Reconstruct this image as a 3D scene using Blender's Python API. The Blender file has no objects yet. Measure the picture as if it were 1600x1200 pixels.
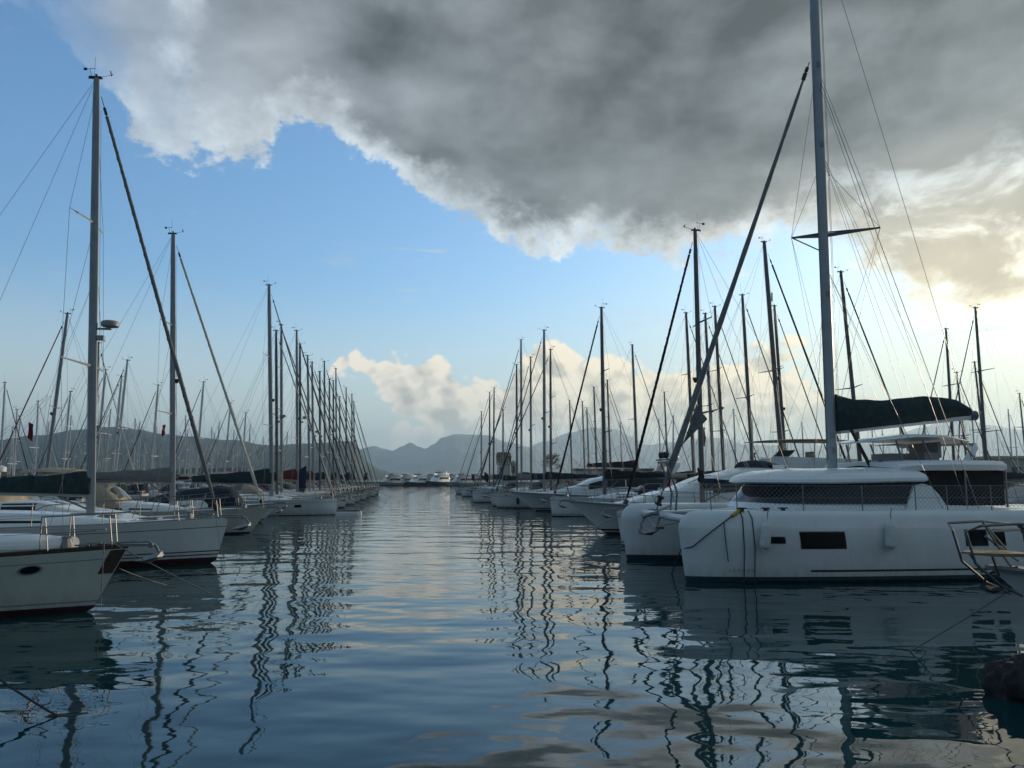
import bpy, bmesh, math, random
from mathutils import Vector, Matrix
R = math.radians
SC = bpy.context.scene
COL = SC.collection
rnd = random.Random(7)

# ------------------------------------------------------------------ camera
CAMH, PITCH, FPX = 2.5, R(7.0), 1200.0          # photograph: 1600 x 1200, focal length 1200 px
cd = bpy.data.cameras.new("camera"); cam = bpy.data.objects.new("camera", cd); COL.objects.link(cam)
cam.location = (0, 0, CAMH); cam.rotation_euler = (R(90) + PITCH, 0, 0)
cd.sensor_width = 36; cd.lens = 27.0; cd.clip_start = 0.1; cd.clip_end = 40000
SC.camera = cam
CP, SP = math.cos(PITCH), math.sin(PITCH)
def ray(px, py):
    dx, dy = (px - 800) / FPX, (600 - py) / FPX
    return Vector((dx, CP - dy * SP, SP + dy * CP))
def at(px, py, y):
    d = ray(px, py); return Vector((0, 0, CAMH)) + d * (y / d.y)
def azel(px, py):
    d = ray(px, py)
    return math.degrees(math.atan2(d.x, d.y)), math.degrees(math.atan2(d.z, math.hypot(d.x, d.y)))
def px_of(p):
    v = Vector(p) - Vector((0, 0, CAMH)); dep = v.y * CP + v.z * SP
    return 800 + FPX * v.x / dep, 600 - FPX * (-v.y * SP + v.z * CP) / dep

# ------------------------------------------------------------------ exposure
vs = SC.view_settings
vs.view_transform = 'Standard'; vs.look = 'None'; vs.exposure = 0.08; vs.gamma = 1.0; vs.use_curve_mapping = False
SC.render.engine = 'CYCLES'
cy = SC.cycles
cy.use_denoising = True
cy.max_bounces = 6; cy.diffuse_bounces = 2; cy.glossy_bounces = 4; cy.transmission_bounces = 2; cy.volume_bounces = 1; cy.transparent_max_bounces = 6
cy.sample_clamp_indirect = 6.0; cy.caustics_reflective = False; cy.caustics_refractive = False

# ------------------------------------------------------------------ sun
SUN_AZ, SUN_EL = R(48), R(11)                   # off to the right and ahead, low
sd = Vector((math.sin(SUN_AZ) * math.cos(SUN_EL), math.cos(SUN_AZ) * math.cos(SUN_EL), math.sin(SUN_EL)))
sl = bpy.data.lights.new("sun", 'SUN'); sl.energy = 3.6; sl.angle = R(0.5); sl.color = (1.0, 0.80, 0.56)
so = bpy.data.objects.new("sun", sl); COL.objects.link(so)
so.rotation_euler = sd.to_track_quat('Z', 'Y').to_euler()

# ------------------------------------------------------------------ world: Nishita sky + procedural clouds by direction
W = bpy.data.worlds.new("World"); SC.world = W; W.use_nodes = True
nt = W.node_tree; N = nt.nodes; LK = nt.links
for n in list(N): N.remove(n)
def nd(t, **k):
    n = N.new(t)
    for a, b in k.items(): setattr(n, a, b)
    return n
def put(sock, v):
    if isinstance(v, bpy.types.NodeSocket): LK.new(v, sock)
    elif v is not None: sock.default_value = v
def M(op, a, b=None, c=None, clamp=False):
    n = nd('ShaderNodeMath', operation=op); n.use_clamp = clamp
    put(n.inputs[0], a); put(n.inputs[1], b)
    if c is not None: put(n.inputs[2], c)
    return n.outputs[0]
def sstep(x, a, b, lo=0.0, hi=1.0):
    n = nd('ShaderNodeMapRange', interpolation_type='SMOOTHSTEP')
    put(n.inputs['Value'], x); put(n.inputs['From Min'], a); put(n.inputs['From Max'], b); put(n.inputs['To Min'], lo); put(n.inputs['To Max'], hi)
    return n.outputs[0]
def mixc(f, a, b):
    n = nd('ShaderNodeMix', data_type='RGBA'); put(n.inputs[0], f)
    for s, v in ((n.inputs[6], a), (n.inputs[7], b)):
        put(s, v if isinstance(v, bpy.types.NodeSocket) else (v[0], v[1], v[2], 1))
    return n.outputs[2]
def mixf(f, a, b):
    n = nd('ShaderNodeMix', data_type='FLOAT'); put(n.inputs[0], f); put(n.inputs[2], a); put(n.inputs[3], b); return n.outputs[0]
def noise(vec, scale, detail=6, rough=.55, dist=0.0, lac=2.0):
    n = nd('ShaderNodeTexNoise'); put(n.inputs['Vector'], vec); put(n.inputs['Scale'], scale); put(n.inputs['Detail'], detail)
    put(n.inputs['Roughness'], rough); put(n.inputs['Distortion'], dist); put(n.inputs['Lacunarity'], lac); return n.outputs[0]
def voro(vec, scale, detail=2, rough=.5, smooth=.4):
    n = nd('ShaderNodeTexVoronoi', feature='SMOOTH_F1'); put(n.inputs['Vector'], vec); put(n.inputs['Scale'], scale)
    put(n.inputs['Detail'], detail); put(n.inputs['Roughness'], rough); put(n.inputs['Smoothness'], smooth); return n.outputs['Distance']
def vadd(v, o):
    n = nd('ShaderNodeVectorMath', operation='ADD'); put(n.inputs[0], v); put(n.inputs[1], o); return n.outputs[0]
def vmul(v, o):
    n = nd('ShaderNodeVectorMath', operation='MULTIPLY'); put(n.inputs[0], v); put(n.inputs[1], o); return n.outputs[0]
AZ0, AZ1, ELM = -60.0, 60.0, 60.0
def curve_az(az, pts):
    """A smooth function of azimuth through (px, py) points of the horizon panorama; returns degrees of elevation."""
    n = nd('ShaderNodeFloatCurve'); c = n.mapping.curves[0]
    P = sorted((((a - AZ0) / (AZ1 - AZ0)), e / ELM) for a, e in (azel(*p) for p in pts))
    while len(c.points) < len(P): c.points.new(.5, .5)
    for q, p in zip(c.points, P): q.location = p; q.handle_type = 'AUTO_CLAMPED'
    n.mapping.update()
    f = M('DIVIDE', M('SUBTRACT', az, AZ0), AZ1 - AZ0, clamp=True)
    put(n.inputs['Value'], f)
    return M('MULTIPLY', n.outputs[0], ELM)
tc = nd('ShaderNodeTexCoord'); D = tc.outputs['Generated']
sx = nd('ShaderNodeSeparateXYZ'); LK.new(D, sx.inputs[0]); X, Y, Z = sx.outputs
AZ = M('MULTIPLY', M('ARCTAN2', X, Y), 57.29578)
EL = M('MULTIPLY', M('ARCSINE', Z), 57.29578)
sky = nd('ShaderNodeTexSky', sky_type='NISHITA'); sky.sun_disc = False
sky.sun_elevation = SUN_EL; sky.sun_rotation = SUN_AZ; sky.altitude = 0; sky.air_density = 1.0; sky.dust_density = 1.0; sky.ozone_density = 2.0
SKY = vmul(sky.outputs[0], (1.48, 2.06, 2.50))
# --- wide dark cloud deck
PA = vmul(D, (1.0, 1.0, 1.35))
nA = noise(PA, 7.0, 7, .60, .25)
nA2 = noise(vadd(PA, (.030, .012, -.022)), 7.0, 4, .60, .25)          # towards the sun, for the lit side
nB = noise(vmul(D, (1.0, 1.0, 2.2)), 4.2, 4, .50, .2)
EA = curve_az(AZ, [(-500, -200), (-200, -60), (0, 40), (60, 75), (100, 120), (150, 175), (220, 222), (300, 232), (400, 240), (480, 205), (540, 218), (610, 275), (690, 330), (760, 352),
                   (850, 378), (940, 390), (1020, 392), (1110, 402), (1200, 398), (1280, 388), (1350, 420), (1430, 462), (1520, 480), (1620, 478), (1900, 470)])
dA = M('SUBTRACT', EL, EA)
ampA = sstep(AZ, 5, 28, 9.0, 15.0)
fA = M('ADD', M('ADD', dA, M('MULTIPLY', M('SUBTRACT', nA, .5), ampA)), M('MULTIPLY', M('SUBTRACT', noise(PA, 22.0, 6, .66), .5), 6.0))
for (hx_, hy_), (wa, we), hs_ in (((292, -10), (2.6, 4.2), 8.0), ((225, 75), (2.2, 1.3), 3.5), ((40, 130), (4.2, 3.0), 6.0), ((455, 235), (1.2, 1.6), 2.0)):
    a0, e0 = azel(hx_, hy_); q1 = M('DIVIDE', M('SUBTRACT', AZ, a0), wa); q2 = M('DIVIDE', M('SUBTRACT', EL, e0), we)
    fA = M('SUBTRACT', fA, M('MULTIPLY', hs_, M('EXPONENT', M('MULTIPLY', -1.0, M('ADD', M('MULTIPLY', q1, q1), M('MULTIPLY', q2, q2))))))
softA = sstep(AZ, 8, 24, .75, 2.4)
covA = sstep(fA, M('MULTIPLY', softA, -.6), softA)
# gaps of blue in the thin upper left of the deck
gap = sstep(M('ADD', noise(D, 6.0, 6, .6, .4), M('MULTIPLY', sstep(AZ, -34, -19), .36)), .38, .64)
covA = M('MULTIPLY', covA, M('MULTIPLY', gap, sstep(AZ, -36, -18, .62, 1.0)))
nD = noise(vmul(D, (1, 1, 1.9)), 9.0, 6, .6, .4)
thin = M('MULTIPLY', M('MULTIPLY', sstep(AZ, 15, 23), sstep(EL, 25, 15)), sstep(nD, .46, .66))
covA = M('MULTIPLY', covA, M('SUBTRACT', 1.0, M('MULTIPLY', thin, .30)))
# blue-white gap low on the right, between the deck and the bright bank
dep = sstep(fA, .0, 3.6)
litA = M('MULTIPLY', M('SUBTRACT', nA, nA2), 5.0)
PC = vmul(D, (1.0, 1.0, 1.8))
nC = noise(PC, 5.0, 4, .50, .15); nC2 = noise(vadd(PC, (.05, .02, -.05)), 5.0, 4, .50, .15)
litC = M('MULTIPLY', M('SUBTRACT', nC, nC2), .48)
base = sstep(AZ, -24, 3, .36, .135)                                   # thick and dark to the right of the channel
base = M('MULTIPLY', base, sstep(nB, .34, .68, 1.36, .74))
base = M('ADD', base, M('MULTIPLY', M('MULTIPLY', sstep(AZ, 12, 26), sstep(EL, 25, 13)), .22))
base = M('ADD', base, M('MULTIPLY', sstep(AZ, 24, 33), M('MULTIPLY', sstep(nB, .5, .66), .20)))
edge = sstep(AZ, -10, 25, .74, .72)
valA = mixf(dep, edge, base)
valA = M('ADD', M('ADD', valA, M('MULTIPLY', litA, mixf(dep, .34, .05))), M('MULTIPLY', litC, dep))
warm = M('MULTIPLY', sstep(AZ, 0, 34), sstep(EL, 26, 11))
valA = M('MAXIMUM', M('ADD', M('ADD', valA, M('MULTIPLY', warm, .16)), M('MULTIPLY', thin, .62)), .05)
tintA = mixc(warm, (.90, 1.0, 1.06), (1.30, 1.05, .64))
tintA = mixc(M('MULTIPLY', sstep(AZ, 10, -16), dep), tintA, (.90, 1.0, 1.10))
cmb = nd('ShaderNodeCombineXYZ')
for i in range(3): LK.new(valA, cmb.inputs[i])
colA = vmul(tintA, cmb.outputs[0])
# --- cumulus bank low over the mountains
PB = vmul(D, (1.0, 1.0, 1.15))
def puff(P):
    b = None
    for sc_, w_ in ((10.0, .95), (23.0, .50), (52.0, .26)):
        v = M('MULTIPLY', M('ABSOLUTE', M('SUBTRACT', noise(P, sc_, 0, .5), .5)), w_ * 1.5)
        b = v if b is None else M('ADD', b, v)
    return M('ADD', b, M('MULTIPLY', noise(P, 30.0, 5, .6), .35))
pB = puff(PB); pB2 = puff(vadd(PB, (.014, .005, .010)))
TB = curve_az(AZ, [(-300, 760), (300, 760), (500, 640), (535, 560), (560, 553), (600, 548), (640, 556), (690, 572), (715, 600), (728, 610), (745, 592), (790, 588), (830, 580), (870, 566), (930, 560),
                   (1000, 572), (1060, 590), (1120, 572), (1170, 552), (1230, 572), (1300, 600), (1400, 640), (1500, 690), (1900, 700)])
BB = curve_az(AZ, [(-300, 800), (490, 560), (540, 575), (580, 610), (620, 655), (680, 690), (740, 740), (900, 760), (1900, 760)])
inB = M('MINIMUM', M('SUBTRACT', TB, EL), M('MULTIPLY', M('SUBTRACT', EL, BB), .9))
fB = M('ADD', inB, M('MULTIPLY', M('SUBTRACT', pB, .38), 7.0))
covB = M('MULTIPLY', sstep(fB, -.15, .55), sstep(EL, 1.5, 5.0, .45, .95))
shB = M('MULTIPLY', M('SUBTRACT', pB, pB2), 2.6)
valB = M('ADD', M('ADD', sstep(fB, .2, 3.0, 1.12, .74), shB), M('MULTIPLY', sstep(AZ, -8, 14), .06))
cmb2 = nd('ShaderNodeCombineXYZ')
for i in range(3): LK.new(M('MINIMUM', M('MAXIMUM', valB, .54), 1.14), cmb2.inputs[i])
colB = vmul(mixc(sstep(AZ, -12, 16), (1.13, 1.0, .80), (1.22, 1.02, .68)), cmb2.outputs[0])
# --- pale wisps
wis = M('MULTIPLY', sstep(noise(vmul(D, (1, 1, 4.0)), 9.0, 7, .62, .5), .60, .76), M('MULTIPLY', sstep(EL, 3, 9), sstep(AZ, -20, 2, .15, .7)))
S0 = vmul(SKY, (.1, .1, .1))
glow = M('MULTIPLY', sstep(AZ, -14, 46), sstep(EL, 24, 3))
S0 = mixc(sstep(EL, 15.5, .5, 0, .85), S0, (.88, .91, .80))
S0 = mixc(M('MULTIPLY', glow, .72), S0, (.92, .81, .50))
S1 = mixc(wis, S0, (.74, .72, .68))
S2 = mixc(covB, S1, colB)
S3 = mixc(covA, S2, colA)
# unseen cloud overhead and behind, added to dim and cool the light on boats
bk = M('MAXIMUM', sstep(Y, .12, -.35), sstep(EL, 36, 52))
dk = sstep(nB, .35, .65, .30, .17)
cmb3 = nd('ShaderNodeCombineXYZ')
for i in range(3): LK.new(dk, cmb3.inputs[i])
S3 = mixc(bk, S3, vmul(cmb3.outputs[0], (.66, 1.0, 1.30)))
bg = nd('ShaderNodeBackground'); LK.new(vmul(S3, (10, 10, 10)), bg.inputs[0]); bg.inputs[1].default_value = 0.1
wo = nd('ShaderNodeOutputWorld'); LK.new(bg.outputs[0], wo.inputs[0])
W.cycles.sampling_method = 'MANUAL'; W.cycles.sample_map_resolution = 512

# ------------------------------------------------------------------ materials
def mat(name, base, rough=.5, metal=0.0, spec=.5, var=.0, vscale=3.0, coat=0.0, bump=0.0, bscale=30.0, streak=0.0):
    m = bpy.data.materials.new(name); m.use_nodes = True
    t = m.node_tree; b = t.nodes['Principled BSDF']
    b.inputs['Base Color'].default_value = (*base, 1); b.inputs['Roughness'].default_value = rough; b.inputs['Metallic'].default_value = metal
    b.inputs['Specular IOR Level'].default_value = spec; b.inputs['Coat Weight'].default_value = coat; b.inputs['Coat Roughness'].default_value = .08
    if var or bump or streak:
        c = t.nodes.new('ShaderNodeTexCoord')
    if var or streak:
        n = t.nodes.new('ShaderNodeTexNoise'); n.inputs['Scale'].default_value = vscale; n.inputs['Detail'].default_value = 6; n.inputs['Roughness'].default_value = .62
        t.links.new(c.outputs['Object'], n.inputs['Vector'])
        if streak:
            mp = t.nodes.new('ShaderNodeMapping'); mp.inputs['Scale'].default_value = (1, 1, streak); t.links.new(c.outputs['Object'], mp.inputs[0]); t.links.new(mp.outputs[0], n.inputs['Vector'])
        r = t.nodes.new('ShaderNodeMapRange'); r.inputs['From Min'].default_value = .32; r.inputs['From Max'].default_value = .68
        r.inputs['To Min'].default_value = 1 - var; r.inputs['To Max'].default_value = 1 + var * .5
        t.links.new(n.outputs[0], r.inputs[0])
        x = t.nodes.new('ShaderNodeMix'); x.data_type = 'RGBA'; x.blend_type = 'MULTIPLY'; x.inputs[0].default_value = 1; x.inputs[6].default_value = (*base, 1)
        t.links.new(r.outputs[0], x.inputs[7]); t.links.new(x.outputs[2], b.inputs['Base Color'])
        rr = t.nodes.new('ShaderNodeMapRange'); rr.inputs['From Min'].default_value = .3; rr.inputs['From Max'].default_value = .7
        rr.inputs['To Min'].default_value = rough * 1.25; rr.inputs['To Max'].default_value = rough * .8
        t.links.new(n.outputs[0], rr.inputs[0]); t.links.new(rr.outputs[0], b.inputs['Roughness'])
    if bump:
        n2 = t.nodes.new('ShaderNodeTexNoise'); n2.inputs['Scale'].default_value = bscale; n2.inputs['Detail'].default_value = 4
        t.links.new(c.outputs['Object'], n2.inputs['Vector'])
        bp = t.nodes.new('ShaderNodeBump'); bp.inputs['Strength'].default_value = bump; bp.inputs['Distance'].default_value = .02
        t.links.new(n2.outputs[0], bp.inputs['Height']); t.links.new(bp.outputs[0], b.inputs['Normal'])
    return m
def scum(m, amt=.55):
    """Weed and rust-brown staining just above the waterline (object z is height above the water) with faint runs from the deck edge."""
    t = m.node_tree; b = t.nodes['Principled BSDF']; src = b.inputs['Base Color'].links[0].from_socket
    c = t.nodes.new('ShaderNodeTexCoord'); sp = t.nodes.new('ShaderNodeSeparateXYZ'); t.links.new(c.outputs['Object'], sp.inputs[0])
    mp = t.nodes.new('ShaderNodeMapping'); mp.inputs['Scale'].default_value = (3.2, 3.2, .55); t.links.new(c.outputs['Object'], mp.inputs[0])
    n = t.nodes.new('ShaderNodeTexNoise'); n.inputs['Scale'].default_value = 2.2; n.inputs['Detail'].default_value = 6; n.inputs['Roughness'].default_value = .7; t.links.new(mp.outputs[0], n.inputs['Vector'])
    def mr(x, a, b_, lo, hi):
        q = t.nodes.new('ShaderNodeMapRange'); q.inputs['From Min'].default_value = a; q.inputs['From Max'].default_value = b_; q.inputs['To Min'].default_value = lo; q.inputs['To Max'].default_value = hi; t.links.new(x, q.inputs[0]); return q.outputs[0]
    def mul(x, y):
        q = t.nodes.new('ShaderNodeMath'); q.operation = 'MULTIPLY'; t.links.new(x, q.inputs[0]); t.links.new(y, q.inputs[1]); return q.outputs[0]
    low = mul(mr(sp.outputs[2], .10, .48, amt, 0), mr(n.outputs[0], .35, .62, .25, 1.0))
    run = mul(mr(n.outputs[0], .60, .74, 0, .30), mr(sp.outputs[2], 1.9, 1.0, 0, 1))
    mx = t.nodes.new('ShaderNodeMath'); mx.operation = 'MAXIMUM'; t.links.new(low, mx.inputs[0]); t.links.new(run, mx.inputs[1])
    x = t.nodes.new('ShaderNodeMix'); x.data_type = 'RGBA'; t.links.new(mx.outputs[0], x.inputs[0]); t.links.new(src, x.inputs[6]); x.inputs[7].default_value = (.26, .25, .18, 1)
    t.links.new(x.outputs[2], b.inputs['Base Color']); return m
WHITE = mat("gelcoat_white", (.76, .77, .77), .28, var=.07, vscale=1.6, coat=.25, streak=.35)
CREAM = mat("gelcoat_cream", (.62, .62, .56), .36, var=.10, vscale=1.8, coat=.12, streak=.3)
GREYH = mat("gelcoat_grey", (.42, .44, .45), .34, var=.08, vscale=1.6, coat=.2, streak=.3)
for m_ in (WHITE, CREAM, GREYH): scum(m_)
NAVYH = mat("gelcoat_navy", (.018, .03, .07), .22, var=.10, coat=.4)
DECK = mat("deck_white", (.70, .70, .68), .55, var=.12, vscale=4.0, bump=.15, bscale=60)
TEAK = mat("teak", (.26, .17, .10), .6, var=.3, vscale=9, bump=.2)
TEAKD = mat("teak_dark", (.07, .045, .03), .6, var=.3, vscale=9)
RED = mat("bottom_red", (.045, .010, .013), .6, var=.3, vscale=5)
BLACKB = mat("bottom_black", (.012, .015, .018), .55, var=.3, vscale=5)
TEALB = mat("bottom_teal", (.010, .045, .065), .55, var=.3, vscale=5)
STRIPE = mat("stripe_dark", (.02, .024, .032), .35)
STRIPER = mat("stripe_maroon", (.10, .02, .025), .35)
ALU = mat("mast_aluminium", (.27, .29, .31), .45, metal=.4, var=.10, vscale=2.5)
ALUW = mat("mast_white", (.66, .67, .68), .38, metal=.1, var=.08, vscale=2.5)
ALUC = mat("mast_grey_paint", (.34, .37, .40), .42, metal=.1, var=.08, vscale=2.5)
ALUD = mat("mast_dark", (.11, .12, .135), .42, metal=.5, var=.1)
STEEL = mat("stainless_steel", (.22, .225, .23), .5, metal=1.0)
WIRE = mat("wire_rigging", (.16, .165, .17), .45, metal=.6)
GALV = mat("galvanised_anchor", (.30, .31, .32), .5, metal=.7, var=.25, vscale=14)
CNAVY = mat("canvas_navy", (.016, .026, .045), .85, var=.25, vscale=5, bump=.35, bscale=9, spec=.2)
CTEAL = mat("canvas_dark_green", (.022, .045, .050), .85, var=.25, vscale=5, bump=.4, bscale=9, spec=.2)
CBLACK = mat("canvas_black", (.014, .015, .017), .85, var=.2, vscale=5, bump=.3, bscale=9, spec=.2)
CBEIGE = mat("canvas_beige", (.36, .31, .24), .85, var=.15, vscale=5, bump=.3, bscale=9, spec=.2)
CGREY = mat("canvas_grey", (.18, .185, .19), .85, var=.2, vscale=5, bump=.3, bscale=9, spec=.2)
CRED = mat("canvas_burgundy", (.12, .018, .025), .85, var=.2, vscale=5, bump=.3, bscale=9, spec=.2)
CBLUE = mat("canvas_blue", (.02, .05, .14), .85, var=.2, vscale=5, bump=.3, bscale=9, spec=.2)
SAILW = mat("sailcloth", (.58, .57, .52), .8, var=.12, vscale=6, bump=.3, bscale=12)
GLASS = mat("window_dark", (.007, .010, .014), .10, spec=.3)
GLASSB = mat("windscreen_tint", (.05, .07, .075), .05, spec=.7)
RUB = mat("black_rubber", (.02, .02, .022), .6)
ROPE = mat("rope_grey", (.20, .20, .19), .9, bump=.5, bscale=90)
ROPED = mat("rope_dark", (.035, .045, .055), .9)
YEL = mat("strap_yellow", (.42, .33, .06), .8)
ORANGE = mat("rope_orange", (.48, .20, .05), .8)
FLAGR = mat("flag_red", (.24, .010, .014), .8, spec=.2)
FLAGN = mat("flag_navy", (.012, .018, .05), .8, spec=.2)
FLAGD = mat("flag_dark", (.03, .032, .04), .8, spec=.2)
FEND = mat("fender_vinyl", (.62, .63, .62), .42, var=.12, vscale=5)
PLAST = mat("plastic_white", (.70, .70, .69), .4)
PLASTG = mat("plastic_grey", (.25, .26, .27), .45, var=.1)
STONE = mat("quay_stone", (.30, .28, .25), .85, var=.3, vscale=.6, bump=.4, bscale=3)
PLANK = mat("jetty_planks", (.22, .18, .14), .8, var=.3, vscale=2)
RENDER_W = mat("wall_render", (.52, .51, .48), .85, var=.12, vscale=.5)
RENDER_S = mat("wall_sandstone", (.42, .37, .30), .85, var=.2, vscale=.6)
ROOFD = mat("roof_dark", (.05, .055, .06), .7, var=.2)
NET = mat("netting_white", (.24, .25, .26), .8)
BRONZE = mat("sign_ink_grey", (.24, .26, .28), .5)
LEAF = mat("pine_needles", (.028, .050, .022), .8, var=.4, vscale=2)
BARK = mat("pine_bark", (.10, .07, .05), .9, var=.3)

# ------------------------------------------------------------------ mesh helpers
class MB:
    def __init__(s): s.v = []; s.f = []; s.m = []
    def add(s, vs, fs, mi=0):
        o = len(s.v); s.v += [tuple(v) for v in vs]
        for f in fs: s.f.append(tuple(o + i for i in f)); s.m.append(mi)
        return s
    def box(s, c, d, mi=0, rot=None):
        h = [x / 2 for x in d]; vs = []
        for sx_ in (-1, 1):
            for sy_ in (-1, 1):
                for sz_ in (-1, 1):
                    p = Vector((sx_ * h[0], sy_ * h[1], sz_ * h[2]))
                    if rot: p = rot @ p
                    vs.append(p + Vector(c))
        return s.add(vs, [(0, 1, 3, 2), (4, 6, 7, 5), (0, 4, 5, 1), (2, 3, 7, 6), (0, 2, 6, 4), (1, 5, 7, 3)], mi)
    def loft(s, rings, closed=True, cap=True, mi=0, mis=None):
        n = len(rings[0]); o = len(s.v)
        for r in rings: s.v += [tuple(p) for p in r]
        for i in range(len(rings) - 1):
            for j in range(n if closed else n - 1):
                k = (j + 1) % n
                s.f.append((o + i * n + j, o + i * n + k, o + (i + 1) * n + k, o + (i + 1) * n + j)); s.m.append(mis[j] if mis else mi)
        if cap and closed:
            s.f.append(tuple(o + j for j in range(n))[::-1]); s.m.append(mi)
            b = o + (len(rings) - 1) * n
            s.f.append(tuple(b + j for j in range(n))); s.m.append(mi)
        return s
    def tube(s, pts, r, n=6, mi=0, squash=1.0):
        P = [Vector(p) for p in pts]; rings = []
        up = None
        for i, p in enumerate(P):
            t = (P[min(i + 1, len(P) - 1)] - P[max(i - 1, 0)]).normalized()
            if up is None:
                a = Vector((0, 1, 0)) if abs(t.y) < .9 else Vector((1, 0, 0))
                up = (a - t * a.dot(t)).normalized()
            else: up = (up - t * up.dot(t)).normalized()
            w = t.cross(up); rr = r[i] if isinstance(r, (list, tuple)) else r
            rings.append([p + up * (math.cos(6.28318 * k / n) * rr * squash) + w * (math.sin(6.28318 * k / n) * rr) for k in range(n)])
        return s.loft(rings, True, True, mi)
    def grid(s, fn, nu, nv, mi=0, bands=None):
        o = len(s.v)
        for i in range(nu + 1):
            for j in range(nv + 1): s.v.append(tuple(fn(i / nu, j / nv)))
        for i in range(nu):
            for j in range(nv):
                a = o + i * (nv + 1) + j
                s.f.append((a, a + nv + 1, a + nv + 2, a + 1)); s.m.append(bands[j] if bands else mi)
        return s
    def build(s, name, mats, parent=None, sharp=32, recalc=True):
        me = bpy.data.meshes.new(name); me.from_pydata(s.v, [], s.f)
        for m in (mats if isinstance(mats, (list, tuple)) else [mats]): me.materials.append(m)
        me.polygons.foreach_set('material_index', s.m)
        if recalc:
            b = bmesh.new(); b.from_mesh(me); bmesh.ops.remove_doubles(b, verts=b.verts, dist=1e-5)
            bmesh.ops.recalc_face_normals(b, faces=b.faces); b.to_mesh(me); b.free()
        me.polygons.foreach_set('use_smooth', [True] * len(me.polygons))
        me.set_sharp_from_angle(angle=R(sharp))
        o = bpy.data.objects.new(name, me); COL.objects.link(o)
        if parent: o.parent = parent
        return o
def tag(o, label=None, cat=None, group=None, kind=None):
    for k, v in (('label', label), ('category', cat), ('group', group), ('kind', kind)):
        if v: o[k] = v
    return o
def empty(name, loc, rz=0, label=None, cat=None, group=None):
    o = bpy.data.objects.new(name, None); COL.objects.link(o); o.location = loc; o.rotation_euler = (0, 0, rz); o.empty_display_size = .3
    return tag(o, label, cat, group)
def copy_tree(o, parent=None):
    c = o.copy(); COL.objects.link(c)
    if parent: c.parent = parent
    for ch in o.children: copy_tree(ch, c)
    return c
def lerp(a, b, t): return a + (b - a) * t
def patch(fn, u0, u1, v0, v1, off, nu=6, nv=3, centre=None):
    """A thin raised panel lying OFF metres proud of the surface fn(u, v): outer face plus its rim."""
    mb = MB(); c = Vector(centre) if centre else None
    def P(a, b, k):
        u, v = lerp(u0, u1, a), lerp(v0, v1, b); e = 1e-3
        p = Vector(fn(u, v)); du = Vector(fn(u + e, v)) - Vector(fn(u - e, v)); dv = Vector(fn(u, v + e)) - Vector(fn(u, v - e))
        n = du.cross(dv).normalized()
        if n.dot(p - (c or Vector((p.x, 0, p.z)))) < 0: n = -n
        return p + n * k
    mb.grid(lambda a, b: P(a, b, off), nu, nv)
    edge = [(a / nu, 0) for a in range(nu)] + [(1, b / nv) for b in range(nv)] + [(1 - a / nu, 1) for a in range(nu)] + [(0, 1 - b / nv) for b in range(nv)]
    mb.loft([[P(a, b, off) for a, b in edge], [P(a, b, -.02) for a, b in edge]], True, False)
    return mb

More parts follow.
